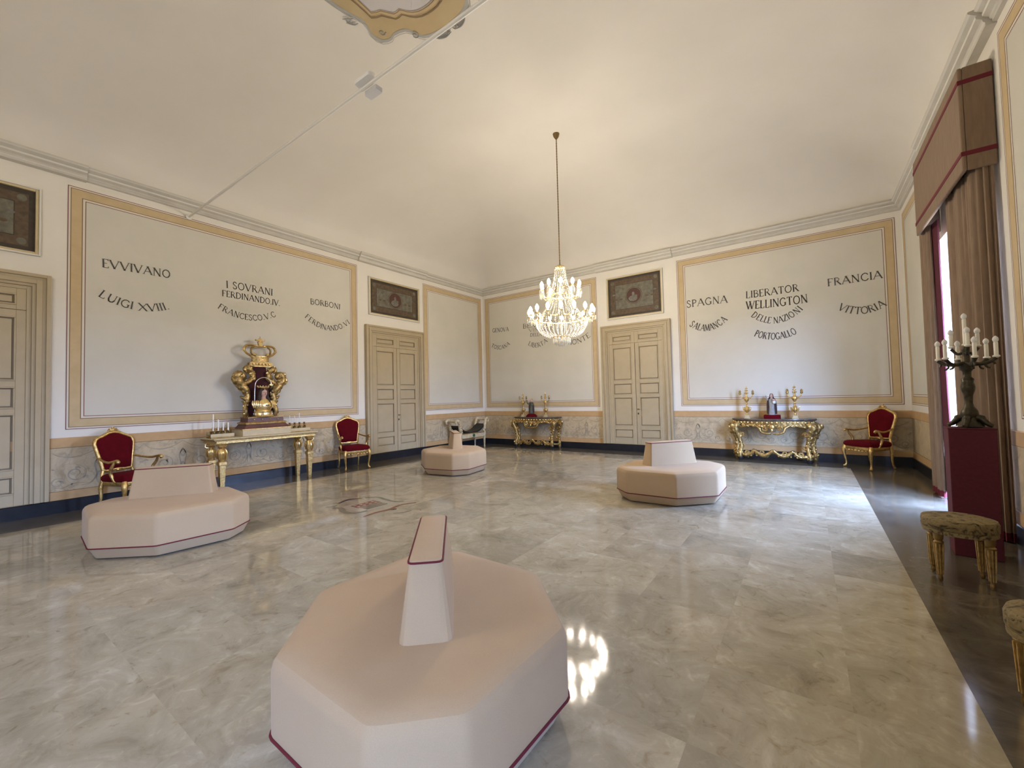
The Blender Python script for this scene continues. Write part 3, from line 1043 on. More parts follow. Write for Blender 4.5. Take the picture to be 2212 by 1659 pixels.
ottoman('large beige octagonal ottoman nearest the viewer, wedge backrest seen end-on', 7.508, -9.721, 133.5, -.023, .036, -.5)
ottoman('beige octagonal ottoman in front of the red armchair beside the left door', 3.038, -9.597, 40.05, -.187, .101, 14)
ottoman('beige octagonal ottoman in front of the white bench in the far corner', 2.789, -4.543, 143.7, -.117, .188, -4)
ottoman('beige octagonal ottoman facing the gilt console with the grey robed statuette', 7.425, -4.67, 44.76, -.032, .071, 7.4)


# ------------------------------------------------------------------ armchairs
def armchair(label, loc, rz):
    t = thing('gilt_armchair', label, 'armchair', loc, rz, 'red velvet and gilt armchairs')
    # seat cushion
    so = [(-.29, -.29), (-.15, -.325), (0, -.335), (.15, -.325), (.29, -.29), (.285, -.05), (.24, .22), (-.24, .22), (-.285, -.05)]
    so = round_poly(so, .03, 2)

    def sr(s, z):
        return [(x * s, (y + .04) * s - .04, z) for x, y in so]
    MB().loft([sr(.96, .425), sr(1.02, .45), sr(1.03, .485), sr(.98, .515), sr(.85, .535), sr(.5, .545)], VELVET).build('seat', t, smooth=60)
    m_ = MB().loft([sr(.93, .365), sr(.98, .385), sr(.97, .43)], GOLD)
    for i in range(7):
        x = -.21 + .07 * i
        m_.ball((x, -.325 + .25 * x * x, .375 - .02 * math.cos(3 * x)), .026 if i == 3 else .018, GOLD, 8, (1.3, .6, 1))
    m_.build('seat_rail', t, smooth=50)
    # backrest, tilted

    def bk(x, z, d=0.0):
        q = (z - .5) * .16
        return (x, .215 + q + d, z)
    half = [(.0, 1.16), (.07, 1.15), (.14, 1.115), (.20, 1.09), (.25, 1.06), (.27, 1.0), (.262, .93), (.235, .80), (.215, .70), (.205, .63), (.19, .585), (.10, .58), (.0, .59)]
    ol = half + [(-x, z) for x, z in reversed(half[1:-1])]
    cz = .86
    pad = lambda s, d: [bk(x * s, cz + (z - cz) * s, d) for x, z in ol]
    MB().loft([pad(.97, .03), pad(.97, -.01), pad(.90, -.035), pad(.7, -.05), pad(.3, -.055)], VELVET).build('backrest', t, smooth=60)
    m_ = MB()
    m_.tube(spl([bk(x, z) for x, z in ol], 3, True), .027, GOLD, 8, closed=True)
    m_.ball(bk(0, 1.195), .035, GOLD, 8, (1.1, .6, 1.0))
    m_.ball(bk(0, 1.232), .018, GOLD, 8)
    for s in (-1, 1):
        m_.tube([bk(p[0], p[2]) for p in scroll((s * .055, 0, 1.185), .03, .008, PI / 2, s * 1.0, 'xz', 10)], .012, GOLD, 6)
        m_.tube([bk(p[0], p[2]) for p in scroll((s * .245, 0, 1.065), .022, .006, 0, s * 1.0, 'xz', 8)], .011, GOLD, 6)
        m_.tube([bk(s * .20, .60), bk(s * .22, .52), (s * .225, .215, .42)], .022, GOLD, 8)
    m_.tube([bk(-.2, .575), bk(0, .565), bk(.2, .575)], .016, GOLD, 6)
    m_.ball(bk(0, .572, -.015), .03, GOLD, 8, (1.4, .5, .7))
    m_.build('back_frame', t, smooth=60)
    for s in (-1, 1):
        m_ = MB()
        stube(m_, [(s * .235, .25, .775), (s * .275, .13, .745), (s * .305, -.02, .725), (s * .315, -.14, .745), (s * .318, -.20, .755), (s * .318, -.225, .73), (s * .316, -.20, .715)], [.017, .016, .018, .019, .02, .019, .012], GOLD, 4)
        m_.ball((s * .318, -.215, .735), .027, GOLD, 8)
        m_.build('arm', t, smooth=60)
        m_ = MB()
        stube(m_, [(s * .315, -.15, .735), (s * .325, -.11, .66), (s * .305, -.06, .57), (s * .285, -.09, .46), (s * .28, -.12, .42)], [.016, .021, .023, .02, .017], GOLD, 4)
        m_.build('arm_support', t, smooth=60)
        m_ = MB()
        stube(m_, [(s * .265, -.265, .43), (s * .285, -.29, .36), (s * .280, -.285, .25), (s * .265, -.268, .13), (s * .262, -.27, .06), (s * .275, -.29, .022)], [.036, .040, .026, .018, .018, .026], GOLD, 4)
        m_.ball((s * .278, -.297, .022), .022, GOLD, 8, (1, 1.2, 1))
        m_.build('leg', t, smooth=60)
        m_ = MB()
        stube(m_, [(s * .22, .205, .43), (s * .232, .225, .34), (s * .228, .222, .2), (s * .228, .24, .08), (s * .235, .27, .02)], [.03, .03, .022, .018, .022], GOLD, 4)
        m_.build('leg', t, smooth=60)
    return t


chair0 = armchair('red velvet gilt armchair standing partly behind an ottoman, near the left door', (.46, -9.40, 0), 115)
dup(chair0, (.43, -5.45, 0), 78, 'red velvet gilt armchair between the gilt side table and a closed door')
dup(chair0, (10.13, -.45, 0), -48, 'red velvet gilt armchair near the tan curtain, turned towards the room')

# ------------------------------------------------------------------ rectangular gilt table
t = thing('gilt_side_table', 'long rectangular gilt table on tapering legs carrying the tall throne shrine', 'table', (.36, -7.385, 0), 90)
m_ = MB()
m_.box(-.95, .95, -.33, .325, .928, .95, CREAMW)
m_.box(-.94, .94, -.32, .325, .905, .928, GOLDD)
m_.build('table_top', t, smooth=0, bevel=.006)
m_ = MB()
m_.box(-.90, .90, -.29, .30, .868, .905, GOLD)
m_.box(-.91, .91, -.30, .30, .858, .872, GOLDB)
m_.build('frieze', t, smooth=0, bevel=.005)
for lx in (-.80, .80):
    for ly in (-.235, .235):
        m_ = MB()
        sq = lambda h, z: [(lx - h, ly - h, z), (lx + h, ly - h, z), (lx + h, ly + h, z), (lx - h, ly + h, z)]
        m_.loft([sq(.055, .80), sq(.06, .83), sq(.075, .858)], GOLD)
        m_.lathe([(.045, .80), (.06, .785), (.045, .765), (.05, .75), (.070, .71), (.072, .67), (.06, .60), (.055, .56), (.05, .53)], GOLD, (lx, ly, 0), 14)
        for q in range(8):
            a = q * PI / 4
            stube(m_, [(lx + .05 * math.cos(a), ly + .05 * math.sin(a), .76), (lx + .080 * math.cos(a), ly + .080 * math.sin(a), .69), (lx + .068 * math.cos(a), ly + .068 * math.sin(a), .58)], [.012, .018, .008], GOLDB, 3, 6)
        if lx * ly < 0 or ly > 0:
            sgn = 1 if lx > 0 else -1
            m_.tube(scroll((lx + sgn * .06, ly, .80), .05, .012, PI / 2, 1.2, 'xz', 14), .018, GOLDB, 6)
        m_.loft([sq(.052, .47), sq(.06, .48), sq(.06, .53), sq(.05, .54)], GOLD)
        m_.loft([sq(.028, 0), sq(.032, .03), sq(.032, .05), sq(.048, .47)], GOLD)
        m_.build('leg', t, smooth=35)

# ------------------------------------------------------------------ throne shrine
t = thing('throne_shrine', 'tall gilt throne shrine with crown top and dark red velvet back', 'shrine', (.30, -7.36, .95), 90)
m_ = MB()
m_.box(-.47, .42, -.26, .24, 0, .13, CREAMW)
m_.box(-.475, .425, -.265, .245, .115, .135, GOLD)
m_.build('base_box', t, smooth=0, bevel=.006)
sq2 = lambda hx, hy, z, c=-.02: [(c - hx, -hy, z), (c + hx, -hy, z), (c + hx, hy * .8, z), (c - hx, hy * .8, z)]
MB().loft([sq2(.42, .24, .135), sq2(.40, .225, .16), sq2(.37, .205, .205), sq2(.36, .20, .215)], WOODRED).build('velvet_step', t, smooth=0, bevel=.004)
m_ = MB().loft([sq2(.375, .21, .215), sq2(.38, .215, .24), sq2(.34, .19, .26)], GOLD)
m_.loft([sq2(.33, .185, .26), sq2(.325, .18, .335)], WOODRED)
m_.loft([sq2(.335, .19, .335), sq2(.33, .185, .35)], GOLDD)
for i in range(4):
    m_.ball((-.24 + .145 * i, -.187, .30), .016, GOLDB, 8)
m_.build('jewelled_step', t, smooth=30)
# velvet back board
bh = [(0, 1.37), (.10, 1.365), (.12, 1.30), (.13, 1.18), (.17, 1.10), (.22, 1.02), (.20, .92), (.22, .80), (.24, .65), (.25, .36), (0, .35)]
bp = bh + [(-x, z) for x, z in reversed(bh[1:-1])]
MB().prism(bp, lambda x, z: (x - .01, .13, z), lambda x, z: (x - .01, .10, z), DKVEL).build('velvet_back', t, smooth=0)
for s in (-1, 1):
    m_ = MB()
    Yf = .09
    o = -.01
    P_ = lambda pts: [(o + s * x, Yf - .02 * (i % 2), z) for i, (x, z) in enumerate(pts)]
    stube(m_, P_([(.27, .36), (.285, .46), (.27, .58), (.25, .68), (.24, .80), (.29, .90), (.36, .98), (.41, 1.06), (.43, 1.13), (.40, 1.19), (.34, 1.19), (.31, 1.14), (.34, 1.10)]),
          [.045, .05, .045, .052, .06, .075, .085, .085, .08, .07, .055, .04, .025], GOLDC, 4)
    leafy(m_, P_([(.27, .36), (.285, .46), (.27, .58), (.25, .68), (.24, .80), (.29, .90), (.36, .98), (.41, 1.06), (.43, 1.13), (.40, 1.19)]), [.045, .05, .045, .052, .06, .075, .085, .085, .08, .07], GOLDD, GOLDB, 34, 3 + s)
    leafy(m_, P_([(.24, 1.03), (.17, 1.08), (.145, 1.15), (.16, 1.22), (.21, 1.29), (.27, 1.31)]), [.046, .05, .05, .05, .058, .05], GOLDD, GOLDB, 16, 8 + s)
    stube(m_, P_([(.30, 1.0), (.24, 1.03), (.17, 1.08), (.145, 1.15), (.16, 1.22), (.21, 1.29), (.27, 1.31), (.28, 1.26), (.25, 1.23)]), [.04, .046, .05, .05, .05, .058, .05, .035, .025], GOLDC, 4)
    stube(m_, P_([(.25, .70), (.31, .72), (.37, .76)]), [.04, .035, .012], GOLDD, 4)
    stube(m_, P_([(.24, .66), (.30, .64), (.34, .66)]), [.03, .025, .01], GOLDD, 4)
    for q in range(9):
        a = q / 8
        m_.ball((o + s * lerp(.27, .43, a ** 1.3), Yf - .05, lerp(.82, 1.13, a)), .022, GOLDB if q % 2 else GOLD, 6)
    for q in range(5):
        m_.ball((o + s * (.275 - .01 * q), Yf - .03, .40 + .06 * q), .022, GOLDB if q % 2 else GOLD, 6)
    m_.build('gilt_scroll', t, smooth=60)
m_ = MB()
m_.loft([[(o + x * w, Yf + y * .05, z) for x, y in ((-1, -1), (1, -1), (1, 1), (-1, 1))] for w, z in ((.13, 1.34), (.22, 1.36), (.21, 1.42), (.17, 1.44))], GOLDD)
for q in range(6):
    m_.ball((o - .15 + .06 * q, Yf - .055, 1.395), .022, GOLD, 6)
m_.build('gilt_cresting', t, smooth=40)
m_ = MB()
m_.loft([[(o + w * math.cos(2 * PI * j / 20), Yf + w * .35 * math.sin(2 * PI * j / 20), z) for j in range(20)] for w, z in ((.155, 1.44), (.165, 1.455), (.165, 1.52), (.185, 1.54), (.185, 1.56), (.16, 1.565))], GOLD)
for s in (-1, 1):
    stube(m_, [(o + s * .15, Yf, 1.55), (o + s * .24, Yf, 1.60), (o + s * .29, Yf, 1.67), (o + s * .26, Yf, 1.75), (o + s * .16, Yf, 1.775), (o + s * .05, Yf, 1.76), (o, Yf, 1.76)], [.022, .022, .022, .024, .022, .02, .02], GOLD, 5)
    stube(m_, [(o + s * .28, Yf, 1.655), (o + s * .33, Yf, 1.665)], [.02, .004], GOLD, 3)
    stube(m_, [(o + s * .10, Yf - .03, 1.56), (o + s * .17, Yf - .03, 1.60), (o + s * .18, Yf - .03, 1.69), (o + s * .13, Yf - .02, 1.75)], [.03, .02, .018, .02], GOLDD, 4)
    m_.ball((o + s * .12, Yf - .04, 1.59), .033, GOLD, 8, (1.3, .7, .8))
m_.loft([[(o + x * w, Yf + y * w * .6, z) for x, y in ((-1, -1), (1, -1), (1, 1), (-1, 1))] for w, z in ((.03, 1.76), (.035, 1.80), (.045, 1.85), (.02, 1.85), (.02, 1.92), (.008, 1.92))], GOLDD)
m_.box(o - .085, o + .085, Yf - .02, Yf + .02, 1.865, 1.895, GOLDD)
m_.tube([(o, Yf, 1.90), (o, Yf, 1.96)], [.012, .003], GOLDD, 6)
m_.build('crown', t, smooth=45)
m_ = MB()
stube(m_, [(-.17, -.05, .36), (-.172, -.05, .62), (-.168, -.05, .90), (-.145, -.06, 1.04), (-.06, -.09, 1.115), (.03, -.12, 1.105), (.085, -.14, 1.04), (.09, -.145, .98)], [.009] * 3, mat('polished_silver', (.8, .8, .8), .2, 1.0), 6)
m_.lathe([(.02, -.02), (.045, -.015), (.045, .015), (.02, .02)], GOLDB, (.09, -.145, .975), 12)
m_.build('lamp_arm', t, smooth=50)

# saint bust on the shrine
t = thing('reliquary_bust', 'gilt reliquary bust of a crowned woman with long dark hair, inside the throne shrine', 'bust', (.40, -7.40, 1.30), 96)
m_ = MB()
m_.lathe([(.20, 0), (.205, .015), (.18, .035), (.165, .04), (.16, .075), (.175, .09), (.175, .105), (.15, .115)], GOLDB, (0, 0, 0), 20, 1, .75)
for a in range(8):
    m_.ball((.165 * math.cos(a * PI / 4 + .2), .125 * math.sin(a * PI / 4 + .2), .058), .016, WHITEP, 6)
m_.build('pedestal', t, smooth=40)
rings = []
for (rx, ry, cy, z) in ((.13, .09, 0, .113), (.15, .10, 0, .14), (.18, .115, 0, .19), (.205, .12, .005, .23), (.195, .115, .008, .262), (.165, .10, .01, .295), (.12, .08, .008, .325), (.08, .062, .004, .35)):
    rings.append([(rx * math.cos(2 * PI * j / 20) * (1 + .05 * math.cos(10 * PI * j / 20)), cy + ry * math.sin(2 * PI * j / 20), z) for j in range(20)])
m_ = MB().loft(rings, GOLDB)
for s in (-1, 1):
    for q in range(5):
        stube(m_, [(s * (.10 + .025 * q), -.085 + .02 * q, .31), (s * (.12 + .025 * q), -.11 + .02 * q, .25), (s * (.11 + .02 * q), -.11 + .02 * q, .17)], [.012, .018, .01], GOLDB, 3, 6)
m_.build('gilt_mantle', t, smooth=50)
MB().lathe([(.0, -.012), (.036, -.01), (.036, .006), (.0, .01)], BLACK, (.02, -.118, .225), 14, 1, .5).build('relic_window', t)
rings = []
for (rx, ry, cy, z) in ((.075, .06, .0, .33), (.048, .048, -.005, .35), (.042, .044, -.008, .38), (.043, .048, -.012, .405), (.050, .058, -.016, .42), (.058, .068, -.014, .445), (.062, .073, -.010, .475), (.060, .072, -.004, .505), (.05, .06, 0, .535), (.025, .03, 0, .552)):
    rings.append([(rx * math.cos(2 * PI * j / 18), cy + ry * math.sin(2 * PI * j / 18), z) for j in range(18)])
m_ = MB().loft(rings, SKIN)
m_.ball((0, -.088, .462), .012, SKIN, 8, (.8, 1.1, 1.7))
m_.ball((0, -.078, .433), .012, mat('painted_lips', (.35, .1, .08), .5), 8, (1.3, .6, .5))
for s in (-1, 1):
    m_.ball((s * .024, -.076, .478), .009, HAIR, 8, (1.2, .5, .6))
m_.build('head', t, smooth=70)
m_ = MB()
m_.ball((0, .006, .505), .078, HAIR, 14, (.95, .98, .80))
m_.ball((0, .03, .45), .075, HAIR, 14, (1.0, .8, 1.2))
for s in (-1, 1):
    stube(m_, [(s * .045, -.025, .545), (s * .068, -.02, .47), (s * .072, .0, .40), (s * .09, -.03, .33), (s * .10, -.075, .27)], [.02, .032, .036, .034, .018], HAIR, 4)
m_.build('hair', t, smooth=60)
m_ = MB()
m_.lathe([(.062, .0), (.10, .02), (.108, .03), (.108, .045), (.07, .045)], GOLDB, (0, .0, .545), 20)
for a in range(12):
    m_.ball((.10 * math.cos(a * PI / 6), .10 * math.sin(a * PI / 6), .60), .009, GOLDB, 6)
m_.build('halo_crown', t, smooth=40)


# ------------------------------------------------------------------ candle racks and candles on the table
def candle_rack(label, y0, y1, n):
    t = thing('candle_rack', label, 'candle holder', (.34, (y0 + y1) / 2, .95), 90, 'candle racks on the gilt table')
    h = (y1 - y0) / 2
    m_ = MB()
    m_.box(-h, h, -.11, .11, 0, .018, GOLDD)
    m_.box(-h, h, -.10, -.085, .018, .075, CREAMW)
    m_.box(-h, h, .085, .10, .018, .12, GOLDD)
    m_.build('base', t, smooth=0, bevel=.003)
    spots = []
    for r_ in range(2):
        for i in range(n):
            x = -h + .05 + (2 * h - .10) * (i + .5 * r_) / (n - .5)
            y, zt = (-.06, .13) if r_ == 0 else (.055, .19)
            m_ = MB()
            m_.lathe([(.024, .018), (.008, .03), (.007, zt - .05), (.014, zt - .045), (.007, zt - .03), (.02, zt - .015), (.022, zt), (.012, zt)], BRASS, (x, y, 0), 8)
            for s in (-1, 1):
                m_.ball((x + s * .018, y, zt - .04), .011, BRASS, 6)
            m_.build('candle_cup', t, smooth=50)
            spots.append((x, y, zt))
    return t, spots


ra, sa = candle_rack('low gilt candle rack at the left end of the table, holding thick white candles', -8.30, -7.92, 4)
rb, sb = candle_rack('low gilt candle rack at the right end of the table, holding thin candles', -6.93, -6.47, 4)


def candles(spots, root, which, r, hs, label, group):
    first = None
    for i, hh in zip(which, hs):
        x, y, z = spots[i]
        loc = (root.location.x - y, root.location.y + x, root.location.z + z - .012)
        m_ = MB()
        m_.lathe([(r, 0), (r, hh * .9), (r * .6, hh * .97), (.002, hh)], WAX, (0, 0, 0), 8)
        m_.tube([(0, 0, hh * .98), (0, 0, hh + .012)], .0018, BLACK, 4)
        tag(m_.build('candle', smooth=50, loc=loc), label, 'candle', group)


candles(sa, ra, (0, 1, 2, 3, 4), .013, (.20, .22, .17, .16, .26), 'thick white candle standing in the rack left of the throne shrine', 'candles left of the shrine')
candles(sb, rb, (4, 5, 6), .008, (.17, .16, .22), 'thin white candle standing in the rack right of the throne shrine', 'candles right of the shrine')


# ------------------------------------------------------------------ carved gilt consoles
def console(label, loc):
    t = thing('carved_console_table', label, 'console table', loc, 0, 'carved gilt console tables')
    # bowed marble top, flat at the wall
    fr = spl([(-.80, -.05, 0), (-.80, -.20, 0), (-.72, -.30, 0), (-.58, -.36, 0), (-.42, -.42, 0), (-.20, -.46, 0), (0, -.475, 0), (.20, -.46, 0), (.42, -.42, 0), (.58, -.36, 0), (.72, -.30, 0), (.80, -.20, 0), (.80, -.05, 0)], 4)
    fr = [(p.x, p.y + .21) for p in fr]
    back = [(.80, .245), (-.80, .245)]
    pl = fr + back
    sh = lambda s, z: [(x * s, (y - .245) * s + .245, z) for x, y in pl]
    MB().loft([sh(.975, .900), sh(1.0, .912), sh(1.01, .928), sh(1.0, .945)], DKMARB).build('table_top', t, smooth=40)
    m_ = MB()
    ap = [(x * .93, (y - .245) * .93 + .245) for x, y in fr]
    na = len(ap)
    lo = [.775 - .03 * math.cos(6 * PI * (i / (na - 1) - .5)) for i in range(na)]
    m_.loft([[(x, y, lo[i]) for i, (x, y) in enumerate(ap)], [(x, y, .90) for x, y in ap]], GOLDD, caps=False, closed=False)
    m_.loft([[(x * .985, y + .012, lo[i]) for i, (x, y) in enumerate(ap)], [(x * .985, y + .012, .90) for x, y in ap]], GOLDD, caps=False, closed=False)
    m_.tube([(x, y - .004, lo[i]) for i, (x, y) in enumerate(ap)], .016, GOLD, 6)
    for i in range(2, na - 3, 3):
        x, y = ap[i]
        m_.tube(scroll((x, y - .012, .80), .03, .008, i, 1.2 * (1 if i % 2 else -1), 'xz', 10), .010, GOLD if i % 2 else GOLDB, 5)
    n = len(ap)
    for i in range(0, n):
        x, y = ap[i]
        if i % 2 == 0:
            m_.ball((x, y - .008, .862), .022, GOLDB if (i // 2) % 2 else GOLD, 6, (1.1, .7, 1.5))
        else:
            m_.ball((x, y - .004, .815 - .015 * math.cos(3 * PI * (i / n - .5))), .018, GOLD, 6)
    m_.build('carved_apron', t, smooth=60)
    # central shell with scrolls
    m_ = MB()
    yc = -.25
    m_.ball((0, yc, .77), .055, GOLD, 10, (1, .5, 1.1))
    m_.ball((0, yc - .02, .70), .03, GOLDB, 8, (1, .7, 1.3))
    for s in (-1, 1):
        stube(m_, [(s * .32, yc + .03, .80), (s * .24, yc, .745), (s * .21, yc - .005, .665), (s * .11, yc - .01, .625), (s * .02, yc - .015, .63)], [.02, .026, .03, .028, .02], GOLDC, 5)
        m_.tube(scroll((s * .14, yc - .01, .735), .055, .012, 0, s * 1.3, 'xz', 14), .015, GOLD, 6)
        m_.ball((s * .36, yc + .04, .79), .024, GOLDB, 8)
        for q in range(3):
            m_.ball((s * (.07 + .06 * q), yc - .015, .80 - .012 * q), .017, GOLDB, 6)
    m_.build('carved_shell', t, smooth=60)
    for s in (-1, 1):
        for (x0, y0, rs) in ((.66, -.11, 1.0), (.76, .17, .85)):
            m_ = MB()
            stube(m_, [(s * x0, y0, .83), (s * (x0 + .075), y0 - .035, .77), (s * (x0 + .06), y0 - .035, .69), (s * (x0 + .02), y0, .58), (s * (x0 - .02), y0 + .02, .42), (s * (x0 - .03), y0 + .01, .27), (s * (x0 - .005), y0 - .015, .15), (s * (x0 - .01), y0 - .01, .075)],
                  [.06 * rs, .07 * rs, .062 * rs, .056 * rs, .048 * rs, .044 * rs, .052 * rs, .05 * rs], GOLDC, 5)
            leafy(m_, [(s * x0, y0, .83), (s * (x0 + .075), y0 - .035, .77), (s * (x0 + .06), y0 - .035, .69), (s * (x0 + .02), y0, .58), (s * (x0 - .02), y0 + .02, .42), (s * (x0 - .03), y0 + .01, .27), (s * (x0 - .005), y0 - .015, .15), (s * (x0 - .01), y0 - .01, .10)], [.06, .07, .062, .056, .048, .044, .05, .048], GOLDD, GOLDB, 26, int(s * x0 * 10))
            m_.tube(scroll((s * (x0 + .065), y0 - .05, .775), .05, .012, 0, s * 1.3, 'xz', 12), .02, GOLDB, 6)
            m_.tube(scroll((s * (x0 - .06), y0 - .02, .60), .055, .014, PI, -s * 1.2, 'xz', 12), .018, GOLD, 6)
            m_.tube(scroll((s * (x0 - .075), y0, .33), .045, .012, PI, s * 1.2, 'xz', 12), .016, GOLD, 6)
            m_.tube(scroll((s * (x0 + .02), y0 - .04, .17), .04, .012, 0, -s * 1.2, 'xz', 12), .016, GOLDB, 6)
            for q in range(6):
                m_.ball((s * (x0 + .03 - .05 * math.sin(q * .55)), y0 - .035, .70 - .085 * q), .02, GOLDB if q % 2 else GOLD, 6)
            m_.lathe([(.03, 0), (.04, .03), (.055, .06), (.05, .085)], BLACK if rs == 1 else GOLDD, (s * (x0 - .01), y0 - .01, 0), 10)
            m_.build('leg', t, smooth=60)
    # scrolled stretcher between the feet
    m_ = MB()
    zs, ys = .17, -.12
    for s in (-1, 1):
        stube(m_, [(s * .62, ys + .01, .15), (s * .52, ys - .01, .12), (s * .43, ys - .03, .16), (s * .36, ys - .04, .23), (s * .28, ys - .05, .17), (s * .18, ys - .06, .13), (s * .08, ys - .07, .18), (0, ys - .07, .25)], [.042, .046, .04, .036, .044, .046, .038, .04], GOLDC, 5)
        leafy(m_, [(s * .62, ys + .01, .15), (s * .52, ys - .01, .12), (s * .43, ys - .03, .16), (s * .36, ys - .04, .23), (s * .28, ys - .05, .17), (s * .18, ys - .06, .13), (s * .08, ys - .07, .18)], [.042, .046, .04, .036, .044, .046, .038], GOLDD, GOLDB, 22, 5 + s)
        m_.tube(scroll((s * .50, ys - .03, .185), .05, .012, -PI / 2, s * 1.2, 'xz', 12), .024, GOLDB, 6)
        m_.tube(scroll((s * .22, ys - .07, .20), .05, .012, -PI / 2, -s * 1.2, 'xz', 12), .018, GOLDB, 6)
        for q in range(5):
            m_.ball((s * (.10 + .11 * q), ys - .045, .125 - .01 * (q % 2)), .022, GOLD, 6)
        stube(m_, [(s * .66, ys + .02, .14), (s * .74, .05, .12), (s * .745, .16, .13)], [.028, .026, .024], GOLD, 4)
    m_.ball((0, ys - .075, .22), .045, GOLDB, 8, (1, .6, 1.1))
    m_.build('stretcher', t, smooth=60)
    return t


con = console('carved gilt console table under the word Portogallo, between door and armchair', (8.50, -.26, 0))
dup(con, (2.22, -.26, 0), None, 'carved gilt console table behind the chandelier, left of a door')


# ------------------------------------------------------------------ gilt candelabra
def candelabrum(label, loc, rz=0):
    t = thing('gilt_candelabrum', label, 'candelabrum', loc, rz, 'small gilt candelabra on the consoles')
    m_ = MB()
    m_.box(-.058, .058, -.05, .05, 0, .02, CREAMW)
    m_.box(-.045, .045, -.04, .04, .02, .075, CREAMW)
    m_.box(-.052, .052, -.046, .046, .075, .088, GOLD)
    m_.build('base', t, smooth=0, bevel=.004)
    m_ = MB()
    m_.lathe([(.03, .088), (.016, .11), (.02, .14), (.05, .185), (.056, .22), (.04, .26), (.02, .28), (.016, .32), (.026, .335), (.014, .36), (.02, .38), (.05, .43), (.055, .465), (.03, .50), (.016, .52), (.02, .55), (.012, .57)], GOLD, (0, 0, 0), 14)
    for a in range(6):
        c_, s_ = math.cos(a * PI / 3), math.sin(a * PI / 3)
        stube(m_, [(.03 * c_, .03 * s_, .16), (.065 * c_, .065 * s_, .20), (.078 * c_, .078 * s_, .255), (.09 * c_, .09 * s_, .27)], [.01, .014, .01, .004], GOLDB, 3, 6)
    m_.build('stem', t, smooth=50)
    for s in (-1, 1):
        m_ = MB()
        stube(m_, [(s * .03, 0, .44), (s * .07, 0, .47), (s * .11, 0, .50), (s * .13, 0, .55)], [.014, .012, .012, .01], GOLD, 4)
        m_.lathe([(.01, .545), (.024, .555), (.028, .575), (.02, .59), (.026, .61), (.02, .635), (.006, .65)], GOLDD, (s * .13, 0, 0), 10)
        m_.build('arm', t, smooth=50)
    m_ = MB()
    for z, r in ((.585, .03), (.64, .022), (.69, .014)):
        for a in range(5):
            c_, s_ = math.cos(a * 2 * PI / 5 + z * 9), math.sin(a * 2 * PI / 5 + z * 9)
            m_.ball((r * c_, r * s_, z), .016, GOLD if a % 2 else GOLDB, 6, (1, 1, 1.2))
    m_.tube([(0, 0, .56), (0, 0, .70), (0, 0, .755)], [.014, .009, .003], GOLD, 6)
    m_.build('finial', t, smooth=50)
    return t


ZT = .945
ca0 = candelabrum('small gilt candelabrum left of the grey robed statuette', (8.01, -.27, ZT))
dup(ca0, (8.93, -.27, ZT), None, 'small gilt candelabrum right of the grey robed statuette, nearer the armchair')
dup(ca0, (1.79, -.27, ZT), None, 'small gilt candelabrum left of the dark green robed statuette')
dup(ca0, (2.61, -.27, ZT), None, 'small gilt candelabrum right of the dark green robed statuette')


